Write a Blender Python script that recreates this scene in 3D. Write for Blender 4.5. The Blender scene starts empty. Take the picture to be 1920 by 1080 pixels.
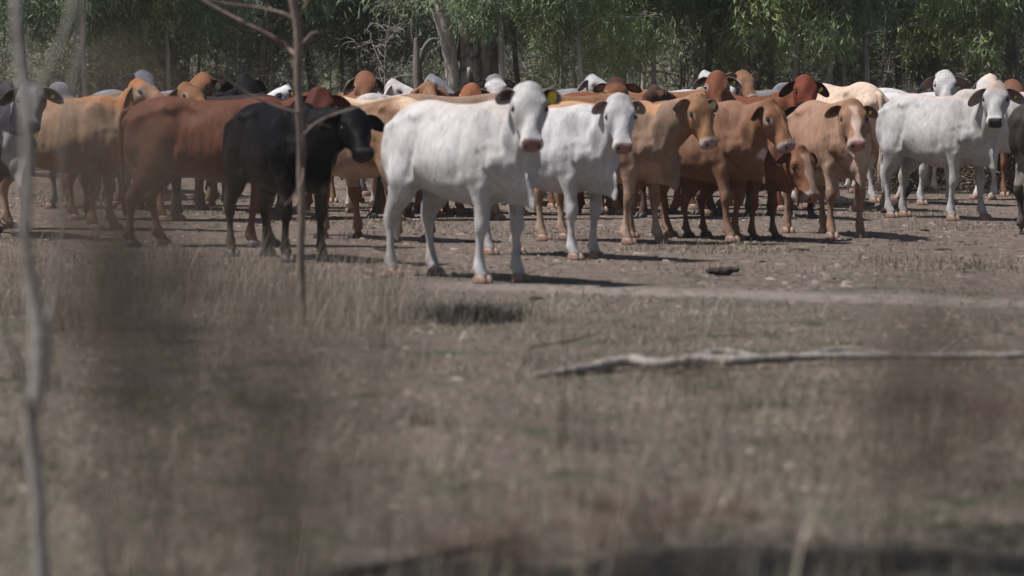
import bpy, math, random
import numpy as np
from mathutils import Vector, Matrix

# ------------------------------------------------------------------ camera, world, sun, exposure
SC = bpy.context.scene
CAM_H = 1.57
F_PX = 6000.0            # focal length in pixels of the 1920 px wide photograph
HORIZON = 155.0
K = .75                   # metres of depth per unit of the distances below
cd = bpy.data.cameras.new('camera'); cam = bpy.data.objects.new('camera', cd)
SC.collection.objects.link(cam); SC.camera = cam
cd.sensor_width = 36.0; cd.lens = 36.0 * F_PX / 1920.0
cam.location = (0, 0, CAM_H)
cam.rotation_euler = (math.radians(90) - math.atan((540 - HORIZON) / F_PX), 0, 0)
cd.clip_start = 0.1; cd.clip_end = 3000
cd.dof.use_dof = True; cd.dof.focus_distance = 42.0
cd.dof.aperture_fstop = 2.2; cd.dof.aperture_blades = 0

SUN_TO = Vector((-0.47, -0.07, 0.87)).normalized()      # from the scene towards the sun
elev = math.asin(SUN_TO.z); azim = math.atan2(SUN_TO.x, SUN_TO.y)
w = bpy.data.worlds.new('World'); SC.world = w; w.use_nodes = True
nt = w.node_tree; bg = nt.nodes['Background']
sky = nt.nodes.new('ShaderNodeTexSky'); sky.sky_type = 'NISHITA'; sky.sun_disc = False
sky.sun_elevation = elev; sky.sun_rotation = azim; sky.dust_density = 1.5; sky.air_density = 1.0
nt.links.new(sky.outputs[0], bg.inputs[0]); bg.inputs[1].default_value = 0.05  # sky
sd = bpy.data.lights.new('sun', 'SUN'); sun = bpy.data.objects.new('sun', sd)
SC.collection.objects.link(sun); sd.energy = 5.0; sd.angle = math.radians(0.5); sd.color = (1, 0.955, 0.945)
sun.rotation_euler = SUN_TO.to_track_quat('Z', 'Y').to_euler(); sun.location = (-20, 0, 40)
SC.view_settings.view_transform = 'Standard'; SC.view_settings.look = 'None'
SC.view_settings.exposure = 0.17; SC.view_settings.gamma = 1.0
SC.cycles.use_denoising = True
SC.cycles.max_bounces = 5; SC.cycles.diffuse_bounces = 3; SC.cycles.glossy_bounces = 2
SC.cycles.transparent_max_bounces = 8
SC.cycles.caustics_reflective = False; SC.cycles.caustics_refractive = False

R = math.radians
def at(px, py, z=0.0):
    """ground point seen at a pixel of the photograph"""
    D = F_PX * (CAM_H - z) / (py - HORIZON)
    return Vector(((px - 960) * D / F_PX, D, z))
def xat(px, D): return (px - 960) * D / F_PX
def zat(py, D): return CAM_H - (py - HORIZON) * D / F_PX

# ------------------------------------------------------------------ object helpers
def link(o): SC.collection.objects.link(o); return o
def tag(o, label=None, cat=None, group=None, kind=None):
    if label: o['label'] = label
    if cat: o['category'] = cat
    if group: o['group'] = group
    if kind: o['kind'] = kind
    return o
def empty(name, loc, rz=0.0, label=None, cat=None, group=None):
    o = bpy.data.objects.new(name, None); link(o); o.empty_display_size = 0.2
    o.location = loc; o.rotation_euler = (0, 0, rz)
    return tag(o, label, cat, group)
def mesh_np(name, V, F, mat, parent=None, smooth=True, col=None, mats=None, midx=None):
    """V (n,3) array, F (m,4) or (m,3) int array, or a list of such arrays"""
    Fs = F if isinstance(F, list) else [F]
    Fs = [np.asarray(f, dtype=np.int64) for f in Fs if len(f)]
    me = bpy.data.meshes.new(name)
    V = np.asarray(V, dtype=np.float32)
    me.vertices.add(len(V)); me.vertices.foreach_set('co', V.ravel())
    loops = np.concatenate([f.ravel() for f in Fs]); sizes = np.concatenate([np.full(len(f), f.shape[1]) for f in Fs])
    starts = np.concatenate([[0], np.cumsum(sizes)[:-1]])
    me.loops.add(len(loops)); me.loops.foreach_set('vertex_index', loops.astype(np.int32))
    me.polygons.add(len(sizes)); me.polygons.foreach_set('loop_start', starts.astype(np.int32))
    me.polygons.foreach_set('loop_total', sizes.astype(np.int32))
    me.update(calc_edges=True)
    if smooth: me.polygons.foreach_set('use_smooth', np.ones(len(sizes), dtype=bool))
    if col is not None:
        a = me.color_attributes.new('coat', 'FLOAT_COLOR', 'POINT')
        c = np.ones((len(V), 4), dtype=np.float32); c[:, :3] = col
        a.data.foreach_set('color', c.ravel())
    for m in (mats or [mat]): me.materials.append(m)
    if midx is not None: me.polygons.foreach_set('material_index', np.asarray(midx, dtype=np.int32))
    o = bpy.data.objects.new(name, me); link(o)
    if parent is not None: o.parent = parent
    return o
class MB:
    """collects vertices and quads of several overlapping shapes into one mesh"""
    def __init__(s): s.V = []; s.F = []; s.T = []; s.n = 0; s.C = []
    def add(s, V, F, T=None, col=None):
        V = np.asarray(V, float); s.V.append(V)
        if len(F): s.F.append(np.asarray(F, int) + s.n)
        if T is not None and len(T): s.T.append(np.asarray(T, int) + s.n)
        s.C.append(np.tile(np.asarray(col if col is not None else (1, 1, 1), float), (len(V), 1)) if col is None or np.ndim(col) == 1 else col)
        s.n += len(V)
    def rings(s, rings, col=None, cap=True):
        """rings (k,n,3): a closed loft with capped ends"""
        Rg = np.asarray(rings, float); k, n, _ = Rg.shape
        V = Rg.reshape(-1, 3); i = np.arange(k - 1)[:, None] * n; j = np.arange(n)[None, :]; j2 = (j + 1) % n
        F = np.stack([i + j, i + j2, i + n + j2, i + n + j], -1).reshape(-1, 4)
        T = []
        if cap:
            c0 = Rg[0].mean(0); c1 = Rg[-1].mean(0); V = np.vstack([V, c0, c1]); a = k * n
            jj = np.arange(n); T = np.vstack([np.stack([np.full(n, a), (jj + 1) % n, jj], 1),
                                              np.stack([np.full(n, a + 1), (k - 1) * n + jj, (k - 1) * n + (jj + 1) % n], 1)])
        s.add(V, F, T, col)
    def build(s, name, mat, parent=None, smooth=True, usecol=False, **k):
        Fs = []
        if s.F: Fs.append(np.vstack(s.F))
        if s.T: Fs.append(np.vstack(s.T))
        return mesh_np(name, np.vstack(s.V), Fs, mat, parent, smooth, col=np.vstack(s.C) if usecol else None, **k)
def nrm(v): v = np.asarray(v, float); return v / (np.linalg.norm(v) + 1e-12)
def tube_rings(P, A, B=None, side=None, n=12, power=1.0):
    """rings round a path P (k,3); A radius across `side`, B radius perpendicular"""
    P = np.asarray(P, float); A = np.broadcast_to(A, len(P)).astype(float); B = A if B is None else np.broadcast_to(B, len(P)).astype(float)
    tan = np.gradient(P, axis=0); tan /= np.linalg.norm(tan, axis=1)[:, None] + 1e-9
    th = np.linspace(0, 2 * np.pi, n, endpoint=False); out = []
    s = np.array(side if side is not None else (0.13, 0.99, 0.07), float)
    for p, t, a, b in zip(P, tan, A, B):
        u = s - t * s.dot(t)
        if np.linalg.norm(u) < 1e-3: u = np.cross(t, (1, 0, 0))
        u = nrm(u); v = np.cross(t, u)
        if side is None: s = u
        c, q = np.cos(th), np.sin(th)
        c = np.sign(c) * abs(c) ** power; q = np.sign(q) * abs(q) ** power
        out.append(p + a * c[:, None] * u + b * q[:, None] * v)
    return np.array(out)
def ellipsoid_rings(c, r, M=np.eye(3), k=9, n=14):
    th = np.linspace(0.12, np.pi - 0.12, k); ph = np.linspace(0, 2 * np.pi, n, endpoint=False)
    X = np.stack([np.sin(th)[:, None] * np.cos(ph), np.sin(th)[:, None] * np.sin(ph), np.cos(th)[:, None] + 0 * ph], -1) * np.asarray(r)
    return X @ np.asarray(M).T + np.asarray(c)
def smooth_path(P, m=6):
    """Catmull-Rom through the rows of P (any number of columns)"""
    P = np.asarray(P, float); Q = np.vstack([2 * P[0] - P[1], P, 2 * P[-1] - P[-2]]); out = []
    for i in range(1, len(Q) - 2):
        for t in np.linspace(0, 1, m, endpoint=False):
            a, b, c, d = Q[i - 1], Q[i], Q[i + 1], Q[i + 2]
            out.append(.5 * (2 * b + (c - a) * t + (2 * a - 5 * b + 4 * c - d) * t * t + (3 * b - a - 3 * c + d) * t ** 3))
    out.append(P[-1]); return np.array(out)

# ------------------------------------------------------------------ material helpers
def mat(name, rough=0.8, spec=0.3):
    m = bpy.data.materials.new(name); m.use_nodes = True; b = m.node_tree.nodes['Principled BSDF']
    b.inputs['Roughness'].default_value = rough; b.inputs['Specular IOR Level'].default_value = spec
    return m, m.node_tree, b
def node(nt, t, **k):
    n = nt.nodes.new(t)
    for a, v in k.items(): setattr(n, a, v)
    return n
def noise(nt, scale, detail=4, rough=.55, vec=None, dim='3D'):
    n = node(nt, 'ShaderNodeTexNoise'); n.inputs['Scale'].default_value = scale; n.inputs['Detail'].default_value = detail
    n.inputs['Roughness'].default_value = rough
    if vec is not None: nt.links.new(vec, n.inputs['Vector'])
    return n.outputs['Fac']
def mapping(nt, vec, scale):
    n = node(nt, 'ShaderNodeMapping'); n.inputs['Scale'].default_value = scale; nt.links.new(vec, n.inputs['Vector']); return n.outputs[0]
def ramp(nt, fac, stops):
    n = node(nt, 'ShaderNodeValToRGB'); e = n.color_ramp.elements
    while len(e) < len(stops): e.new(0.5)
    for el, (p, c) in zip(e, stops): el.position = p; el.color = (*c, 1) if len(c) == 3 else c
    nt.links.new(fac, n.inputs[0]); return n.outputs[0]
def mix(nt, fac, a, b, mode='MIX'):
    n = node(nt, 'ShaderNodeMix', data_type='RGBA', blend_type=mode)
    for inp, v in ((n.inputs[0], fac), (n.inputs[6], a), (n.inputs[7], b)):
        if isinstance(v, bpy.types.NodeSocket): nt.links.new(v, inp)
        elif isinstance(v, (int, float)): inp.default_value = v
        else: inp.default_value = (*v, 1)
    return n.outputs[2]
def bump(nt, b, h, strength=.3, dist=.01):
    n = node(nt, 'ShaderNodeBump'); n.inputs['Strength'].default_value = strength; n.inputs['Distance'].default_value = dist
    nt.links.new(h, n.inputs['Height']); nt.links.new(n.outputs[0], b.inputs['Normal'])
def simple(name, base, var=0.25, scale=20, rough=.8, spec=.25, bs=.3, bd=.004):
    m, nt, b = mat(name, rough, spec); tc = node(nt, 'ShaderNodeTexCoord').outputs['Object']
    f = noise(nt, scale, 5, .6, tc)
    lo = tuple(c * (1 - var) for c in base); hi = tuple(min(1, c * (1 + var)) for c in base)
    nt.links.new(ramp(nt, f, [(.3, lo), (.7, hi)]), b.inputs['Base Color']); bump(nt, b, f, bs, bd)
    return m
# ------------------------------------------------------------------ cattle
def coat_material(name, rough, spec, sheen):
    m, nt, b = mat(name, rough, spec)
    at_ = node(nt, 'ShaderNodeAttribute', attribute_name='coat').outputs['Color']
    tc = node(nt, 'ShaderNodeTexCoord').outputs['Object']
    n1 = noise(nt, 3.2, 4, .55, tc); n2 = noise(nt, 26, 5, .65, mapping(nt, tc, (1, 1, .35))); n3 = noise(nt, 120, 3, .6, mapping(nt, tc, (1, 1, .3)))
    c = mix(nt, 1, at_, ramp(nt, n1, [(.30, (.84, .825, .81)), (.70, (1.12, 1.12, 1.13))]), 'MULTIPLY')
    c = mix(nt, 1, c, ramp(nt, n2, [(.3, (.80, .77, .74)), (.65, (1.08, 1.08, 1.08))]), 'MULTIPLY')
    nt.links.new(c, b.inputs['Base Color'])
    a = node(nt, 'ShaderNodeMath', operation='ADD'); nt.links.new(n2, a.inputs[0]); nt.links.new(n3, a.inputs[1])
    n4 = noise(nt, 9, 4, .55, mapping(nt, tc, (1.3, 1, .6))); a2 = node(nt, 'ShaderNodeMath', operation='MULTIPLY_ADD'); nt.links.new(n4, a2.inputs[0]); a2.inputs[1].default_value = 3.2; nt.links.new(a.outputs[0], a2.inputs[2])
    bump(nt, b, a2.outputs[0], .42, .009)
    b.inputs['Sheen Weight'].default_value = sheen; b.inputs['Sheen Roughness'].default_value = .5
    return m
COAT = coat_material('cattle_coat', .7, .12, .0)
COAT_GLOSSY = coat_material('glossy_cattle_coat', .5, .05, .0)
HOOF_PALE = simple('pale_hoof_horn', (.26, .165, .12), .3, 30, .5, .4)
HOOF_DARK = simple('dark_hoof_horn', (.06, .055, .055), .3, 30, .5, .4)
TAG_YELLOW = simple('yellow_tag_plastic', (.75, .6, .06), .08, 30, .45, .4)
TAG_PALE = simple('pale_tag_plastic', (.62, .62, .36), .08, 30, .45, .4)
EYE = simple('dark_eye', (.012, .009, .008), .1, 10, .12, .6, 0, 0)

def trunk_rings(p):
    """trunk stations x, top, bottom, half width, narrowness of the top, widest height (0 bottom, 1 top)"""
    bl = p['belly']; fat = p['fat']; rp = p['rump']
    S = [(-.865, 1.20, 1.04, .060, .1, .5), (-.83, 1.27, .90, .135, .2, .5), (-.74, 1.325 + rp, .78, .205, .35, .45), (-.60, 1.375 + rp, .70, .245, .45, .45),
         (-.42, 1.395 + rp, .68 - bl * .3, .262, .5, .47), (-.22, 1.375, .645 - bl * .7, .285, .58, .42), (0, 1.36, .605 - bl, .325, .58, .40),
         (.20, 1.37, .590 - bl * .8, .325, .62, .42), (.38, 1.395, .60 - bl * .3, .285, .72, .42), (.52, 1.40, .66, .235, .80, .40),
         (.66, 1.33, .70, .200, .6, .40), (.77, 1.22, .76, .155, .3, .42), (.83, 1.10, .84, .095, .2, .45)]
    S = smooth_path(S, 4); n = 32; th = np.linspace(0, 2 * np.pi, n, endpoint=False); out = []
    for x, zt, zb, hw, nr, wp in S:
        hw *= fat if x < .45 else 1
        zc = zb + (zt - zb) * wp; s, c = np.sin(th), np.cos(th)
        z = np.where(c > 0, zc + (zt - zc) * abs(c) ** .92, zc - (zc - zb) * abs(c) ** .95)
        y = hw * np.sign(s) * abs(s) ** .88 * (1 - nr * .50 * np.clip(c, 0, 1) ** 1.3)
        out.append(np.stack([np.full(n, x), y, z], 1))
    return out

LEG_F = [(.40, .150, .98, .165, .085), (.43, .165, .84, .140, .092), (.44, .168, .72, .108, .082), (.445, .165, .60, .072, .058), (.45, .160, .50, .063, .056), (.457, .160, .445, .067, .062),
         (.448, .160, .40, .060, .056), (.436, .160, .34, .041, .037), (.432, .160, .24, .039, .036), (.432, .160, .165, .049, .046), (.438, .160, .13, .056, .053),
         (.455, .160, .085, .049, .049), (.472, .160, .050, .057, .055), (.475, .160, .034, .055, .053)]
LEG_H = [(-.56, .13, 1.02, .23, .100), (-.55, .165, .88, .215, .105), (-.545, .18, .76, .185, .098), (-.575, .178, .66, .135, .082), (-.635, .172, .57, .090, .066), (-.690, .168, .50, .074, .055),
         (-.715, .166, .455, .074, .055), (-.712, .166, .41, .060, .049), (-.700, .166, .33, .043, .036), (-.690, .166, .22, .041, .035), (-.685, .166, .135, .057, .052),
         (-.665, .166, .09, .049, .049), (-.648, .166, .052, .057, .055), (-.645, .166, .034, .055, .053)]
def leg_path(side, hind, dx, dy, bend=0.):
    L = np.array(LEG_H if hind else LEG_F, float); top = .80
    k = np.clip((top - L[:, 2]) / top, 0, 1)
    L[:, 0] += dx * k; L[:, 1] = (L[:, 1] + dy * k)
    if bend: L[:, 0] += bend * np.exp(-((L[:, 2] - .44) / .14) ** 2)
    L[:, 1] *= side
    return L

def make_cow(px, py, ax, head, scale=1.0, head_at=None, udder=False, bony=1.0, neck=(0, 40), face=(None, 62), base=(.7, .68, .64), legs=(0, 0, 0, 0), label='', muzzle=(.42, .24, .20), low=None, under=None,
             ear=(.19, .10, 12), ear_in=(.30, .20, .17), ear_out=None, eye_ring=None, face_col=None, blaze=None, poll_col=None, hump=0., dew=.06, belly=.01, fat=.95, rump=0., voxel=.016, hoof='pale',
             tags=(), tail=True, horn=False, glossy=False, patch=None, head_scale=1.02, topline=None, chest=None, group='cattle standing in the herd', neck_len=.50, bend=(0, 0, 0, 0), spread=0., name='cow', cat='cow', feet=True, tail_col=None, tail_swing=0.0, seed=None):
    """a standing animal. (px,py): ground point seen at that pixel, which is local point (ax,0) of the animal; head = heading in degrees (0 right, -90 to the camera);
    neck = (yaw relative to the trunk, pitch up); face = (world heading of the nose, pitch down)"""
    rng = np.random.default_rng(seed if seed is not None else int(px * 7 + py))
    g = at(px, py); h = R(head)
    loc = Vector((g.x - ax * scale * math.cos(h), g.y - ax * scale * math.sin(h), 0))
    p = dict(belly=belly, fat=fat, rump=rump); p_ = dict(ph=rng.random() * 6)
    M = MB()
    M.rings(trunk_rings(p))
    # bones and muscles under the skin
    for s in (1, -1):
        M.rings(ellipsoid_rings((-.83, s * .095, 1.15 + rump * .5), (.045, .045, .06)))                 # pin bone
        M.rings(ellipsoid_rings((.43, s * .155, 1.08), (.14, .06, .27)))                              # shoulder blade
        M.rings(ellipsoid_rings((.60, s * .155, .92), (.10, .075, .13)))                              # point of the shoulder
        M.rings(ellipsoid_rings((-.66, s * .15, .98), (.19, .095, .27)))                              # thigh
        M.rings(tube_rings(np.array([(-.735, s * .165, .72), (-.745, s * .168, .62), (-.752, s * .166, .52), (-.742, s * .166, .43)]), np.array([.030, .022, .028, .020]), n=8))   # tendon and point of the hock
    if hump: M.rings(ellipsoid_rings((.46, 0, 1.36 + hump * .45), (.19, .085, .05 + hump * .75), k=11))
    M.rings(ellipsoid_rings((.74, 0, .76), (.12, .085, .14)))                                            # brisket
    if udder:
        M.rings(ellipsoid_rings((-.40, 0, .61 - belly * .3), (.17, .125, .13)))
        for s in (1, -1):
            for t in (-.46, -.34): M.rings(tube_rings(np.array([(t, s * .06, .56), (t, s * .065, .50), (t, s * .067, .44), (t, s * .067, .425)]), np.array([.03, .022, .018, .010]), n=8))
    LP = []
    for i, (side, hind) in enumerate(((1, False), (-1, False), (1, True), (-1, True))):
        L = leg_path(side, hind, legs[i], spread, bend[i]); LP.append(L)
        M.rings(tube_rings(smooth_path(L, 3)[:, :3], smooth_path(L, 3)[:, 4], smooth_path(L, 3)[:, 3], side=(0, 1, 0), n=14))
    for L in LP:
        for s in (1, -1): M.rings(ellipsoid_rings((L[-4, 0] - .052, L[-4, 1] + s * .024, .105), (.022, .016, .024), k=6, n=8))   # dewclaws
    # neck
    if head_at is not None:
        # raise and turn the neck so that the poll comes where it is wanted above the ground
        N0 = np.array((.60, 0, 1.20)); ch, sh = math.cos(h), math.sin(h); Dp = loc.y + scale * .9 * sh
        for _ in range(4):
            wx = (xat(head_at[0], Dp) - loc.x) / scale - ch * N0[0]; wz = zat(head_at[1], Dp) / scale - .050 * head_scale - N0[2]
            wx = max(-.6, min(.6, wx)); wz = max(-.6, min(.6, wz)); rr = math.hypot(wx, wz)
            if rr > .62: wx *= .62 / rr; wz *= .62 / rr; rr = .62
            ln = max(neck_len, rr + .01); wy = math.sqrt(ln * ln - rr * rr) * (1 if sh > .3 else -1)
            Dp = loc.y + scale * (sh * N0[0] + wy)
        lx = ch * wx + sh * wy; ly = -sh * wx + ch * wy
        neck_len = ln; neck = (math.degrees(math.atan2(ly, lx)), math.degrees(math.asin(max(-1, min(1, wz / ln)))))
    ny, npi = R(neck[0]), R(neck[1])
    b0 = np.array((.50, 0, 1.06)); b1 = np.array((.66, 0, 1.10))
    nd = np.array((math.cos(npi) * math.cos(ny), math.cos(npi) * math.sin(ny), math.sin(npi)))
    poll = np.array((.60, 0, 1.20)) + nd * neck_len
    fy = (R(face[0]) - h) if face[0] is not None else ny
    fp = R(face[1] - 15)
    d = np.array((math.cos(fp) * math.cos(fy), math.cos(fp) * math.sin(fy), -math.sin(fp)))
    side = nrm(np.cross((0, 0, 1), d)); n_ = np.cross(d, side)                                          # n_ points out of the forehead
    hs = head_scale
    nb = poll + (-n_ * .10 + d * .07) * hs                                                             # the neck joins behind the head
    mid = (b1 + nb) / 2 + np.array((0, 0, .02)) - .02 * nd
    NP = smooth_path([np.r_[b0, .28, .175], np.r_[b1, .265, .165], np.r_[mid - (0, 0, .025), .215, .125], np.r_[nb * .7 + mid * .3 - (0, 0, .02), .175, .112], np.r_[nb, .135, .100]], 5)
    tan = np.gradient(NP[:, :3], axis=0); tan /= np.linalg.norm(tan, axis=1)[:, None]
    th = np.linspace(0, 2 * np.pi, 20, endpoint=False); rg = []
    for q, t in zip(NP, tan):
        u = nrm(np.cross((0, 0, 1), t)); v = np.cross(t, u)
        rg.append(q[:3] + q[4] * np.cos(th)[:, None] * u * (1 - .25 * np.clip(np.sin(th), 0, 1)[:, None]) + q[3] * np.sin(th)[:, None] * v)
    M.rings(rg)
    # dewlap: a thin fold hanging from throat to brisket
    up = np.array((0, 0, 1.)); fwd = nrm(nd * (1, 1, 0))
    DL = [(nb - .02 * up, nb - .15 * up - dew * .2 * up, .03), (mid - .05 * up, mid - (.19 + dew * .55) * up + .02 * fwd, .026), (b1 + (.0, 0, -.05), b1 * (1, 1, 0) + (.18 + dew * .4) * fwd + (0, 0, .90 - dew * .5), .022),
          (np.array((.70, 0, .95)), np.array((.88, 0, .70 - dew * 1.15)) + .03 * fwd, .022), (np.array((.64, 0, .85)), np.array((.75, 0, .655 - dew * .55)), .040), (np.array((.50, 0, .80)), np.array((.52, 0, .59)), .06)]
    DL = smooth_path([np.r_[a_, b_, c_] for a_, b_, c_ in DL], 5); rg = []
    lat0 = nrm(np.cross(up, nd)); lat1 = np.array((0, 1., 0))
    for i, q in enumerate(DL):
        k = min(1, i / 12); lat = nrm(lat0 * (1 - k) + lat1 * k); a_, b_ = q[:3], q[3:6]
        wob = lat * .014 * math.sin(i * 1.5 + p_['ph']) * (dew > .05); c_, h_ = (a_ + b_) / 2, (b_ - a_) / 2
        rg.append(c_ + np.sin(th)[:, None] * h_ + (wob * np.clip(np.sin(th), 0, 1)[:, None]) + q[6] * (np.cos(th) * (1 - .35 * np.sin(th)))[:, None] * lat)
    M.rings(rg)
    # head
    HS = [(-.040, .060, .055, .00), (-.024, .100, .090, .0), (.03, .124, .107, .004), (.09, .140, .119, .012), (.15, .154, .130, .016), (.20, .146, .132, .014), (.26, .118, .126, .012), (.33, .094, .112, .009),
          (.40, .085, .099, .004), (.45, .094, .094, .0), (.485, .095, .086, -.005), (.512, .082, .068, -.014), (.526, .050, .038, -.028)]
    HS = smooth_path(HS, 3); rg = []; th = np.linspace(0, 2 * np.pi, 22, endpoint=False)
    for t, a, b, off in HS:
        c, q = np.cos(th), np.sin(th)
        wy = a * np.sign(c) * abs(c) ** .85 * np.where(q < 0, 1 - .30 * abs(q) ** 1.5, 1.0)
        rg.append(poll + hs * (d * t + side * wy[:, None] + n_ * (off - b + b * np.sign(q) * abs(q) ** .9)[:, None]))
    M.rings(rg)
    Hm = np.stack([d, side, n_], 1)
    def hp(t, s, n): return poll + hs * (d * t + side * s + n_ * n)
    for s in (1, -1):
        M.rings(ellipsoid_rings(hp(.145, s * .112, -.035), np.array((.046, .032, .030)) * hs, Hm))
        M.rings(ellipsoid_rings(hp(.235, s * .080, -.150), np.array((.090, .036, .058)) * hs, Hm))
        M.rings(ellipsoid_rings(hp(.478, s * .052, -.034), np.array((.036, .032, .034)) * hs, Hm))
    M.rings(ellipsoid_rings(hp(.440, 0, -.135), np.array((.058, .052, .030)) * hs, Hm))
    M.rings(ellipsoid_rings(hp(-.01, 0, -.03), np.array((.035, .055, .045)) * hs, Hm))
    # fuse everything into one skin
    tmp = M.build('skin', None); me = tmp.data
    md = tmp.modifiers.new('r', 'REMESH'); md.mode = 'VOXEL'; md.voxel_size = voxel; md.use_smooth_shade = True
    dg = bpy.context.evaluated_depsgraph_get(); ev = tmp.evaluated_get(dg); em = ev.to_mesh()
    nv = len(em.vertices); V = np.empty(nv * 3, np.float32); em.vertices.foreach_get('co', V); V = V.reshape(-1, 3).astype(float)
    nl = len(em.loops); LI = np.empty(nl, np.int32); em.loops.foreach_get('vertex_index', LI)
    ne = len(em.edges); E = np.empty(ne * 2, np.int32); em.edges.foreach_get('vertices', E); E = E.reshape(-1, 2)
    F = LI.reshape(-1, 4).astype(int)
    ev.to_mesh_clear(); bpy.data.objects.remove(tmp); bpy.data.meshes.remove(me)
    deg = np.bincount(E.ravel(), minlength=nv)[:, None].astype(float)
    def lap(X):
        S = np.zeros_like(X)
        for k in range(3):
            S[:, k] = np.bincount(E[:, 0], X[E[:, 1], k], nv) + np.bincount(E[:, 1], X[E[:, 0], k], nv)
        return S / deg - X
    its = int(round(9 * (.016 / voxel) ** 2)) + 1
    for _ in range(its): V += .55 * lap(V)
    # hollows and creases
    x, y, z = V.T; ys = np.sign(y); ay = abs(y)
    def dent(cx, cz, rx, rz, depth, ymin=.08):
        k = np.exp(-((x - cx) / rx) ** 2 - ((z - cz) / rz) ** 2) * np.clip((ay - ymin) / .06, 0, 1) * (x < .75)
        V[:, 1] -= ys * k * depth
    def ridge(x0, z0, x1, z1, w_, amp, ymin=.05, xm=.80):
        dx_, dz_ = x1 - x0, z1 - z0; t_ = np.clip(((x - x0) * dx_ + (z - z0) * dz_) / (dx_ * dx_ + dz_ * dz_), 0, 1)
        d2 = (x - x0 - t_ * dx_) ** 2 + (z - z0 - t_ * dz_) ** 2
        k = np.exp(-d2 / w_ ** 2) * np.clip((ay - ymin) / .05, 0, 1) * (x < xm); V[:, 1] += ys * k * amp
    bo = bony; ru = rump
    ridge(-.44, 1.295 + ru, -.38, 1.265 + ru, .042, .034 * bo); ridge(-.44, 1.28 + ru, -.80, 1.18 + ru, .045, .016 * bo)       # hook bone, ridge to the pin
    ridge(-.83, 1.19 + ru, -.84, 1.12, .035, .022 * bo)
    ridge(-.27, 1.245, -.17, 1.215, .062, -.034 * bo); ridge(-.30, 1.12, -.34, 1.0, .06, -.016 * bo)                        # hollow flank
    ridge(-.15, 1.27, -.10, .90, .030, .009 * bo); ridge(-.62, 1.21 + ru * .5, -.72, 1.02, .06, -.014 * bo)
    ridge(-.36, .95, -.40, .80, .035, -.020); ridge(-.30, .88, -.36, .74, .028, .012)                                     # flank fold
    ridge(-.52, .98, -.56, .78, .08, .016); ridge(-.69, .86, -.66, .74, .04, -.012)
    ridge(.45, 1.36, .55, 1.06, .036, .016 * bo, .03); ridge(.26, 1.28, .30, .86, .045, -.020)                             # shoulder blade, groove behind it
    ridge(.36, .98, .40, .82, .055, .020); ridge(.48, .98, .50, .78, .030, -.016); ridge(.60, 1.04, .63, .90, .045, .018)
    ridge(.62, 1.32, .69, 1.02, .035, -.022, .03); ridge(.70, 1.18, .76, .92, .030, .012, .03, .95); ridge(.56, .84, .60, .72, .03, -.022, .03)
    dent(.24, .80, .10, .05, .010)
    for k in range(7): dent(.16 - .085 * k, .98, .020, .16, -.0042 * bony)
    V += .35 * lap(V)
    neckk = np.clip((x - .50) / .15, 0, 1) * np.clip((z - .75) / .2, 0, 1) * np.clip((ay - .05) / .05, 0, 1)
    V[:, 1] += ys * neckk * .010 * np.sin(34 * (x - .35 * z) + 3 * z)
    lowf = .005 * (np.sin(13 * x + 5 * z + p_['ph']) + np.sin(19 * z - 7 * x + 2 * p_['ph'])) * np.clip((z - .55) / .2, 0, 1) * np.clip((ay - .06) / .1, 0, 1) * (x < .7); V[:, 1] += ys * lowf * .6
    # eye sockets, nostrils and mouth in head coordinates
    def headco(V):
        q = (V - poll) / hs; return q @ d, q @ side, q @ n_
    ht, hss, hn = headco(V); inh = (ht > -.08) & (ht < .56) & (abs(hss) < .19) & (hn > -.32) & (hn < .06)
    def pit(t, s, n, r, depth):
        k = np.exp(-((ht - t) ** 2 + (hss - s) ** 2 + (hn - n) ** 2) / r ** 2) * inh
        V[:] -= (k * depth * hs)[:, None] * np.sign(s) * side if s else 0
    for s in (1, -1):
        pit(.19, s * .14, -.055, .034, .016); pit(.50, s * .07, -.035, .02, .010); pit(.33, s * .09, -.04, .05, .008)
    # ---------------- coat colours
    base = np.array(base, float); C = np.tile(base, (nv, 1))
    def blend(mask, col): 
        m = np.clip(mask, 0, 1)[:, None]; C[:] = C * (1 - m) + np.array(col, float) * m
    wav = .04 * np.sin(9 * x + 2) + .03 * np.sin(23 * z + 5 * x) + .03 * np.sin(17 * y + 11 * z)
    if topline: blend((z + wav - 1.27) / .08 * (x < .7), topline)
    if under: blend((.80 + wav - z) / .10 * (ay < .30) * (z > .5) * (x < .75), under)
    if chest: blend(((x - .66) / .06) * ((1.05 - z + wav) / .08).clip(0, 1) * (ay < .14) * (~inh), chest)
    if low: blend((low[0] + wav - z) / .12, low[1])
    if patch:
        for (cx, cy, cz, r, col) in patch:
            dd = np.sqrt((x - cx) ** 2 + ((y - cy) * .8) ** 2 + (z - cz) ** 2) + wav * 1.2
            blend((r - dd) / .03, col)
    if face_col is not None: blend(inh * ((ht + .02) / .05).clip(0, 1), face_col)
    if poll_col is not None: blend(inh * ((.11 + wav * .5 - ht) / .05).clip(0, 1), poll_col)
    if blaze is not None: blend(inh * ((blaze[0] + .012 * np.sin(30 * ht) - abs(hss)) / .012).clip(0, 1) * (hn > -.05) * ((ht - .05) / .04).clip(0, 1), blaze[1])
    if eye_ring is not None:
        dd = np.sqrt(((ht - .185) * .8) ** 2 + ((hn + .055) * 1.0) ** 2) + (abs(hss) < .06) * 1
        blend(inh * ((.045 - dd) / .015).clip(0, 1), eye_ring)
    dd = np.sqrt(((ht - .187) * .75) ** 2 + ((hn + .052) * 1.5) ** 2) + (abs(hss) < .06) * 1
    blend(inh * ((.029 - dd) / .008).clip(0, 1) * .85, (.05, .035, .03))
    lipc = tuple(.45 * base + .55 * np.array((.62, .60, .58))) if base.sum() > .15 else tuple(base)
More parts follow.
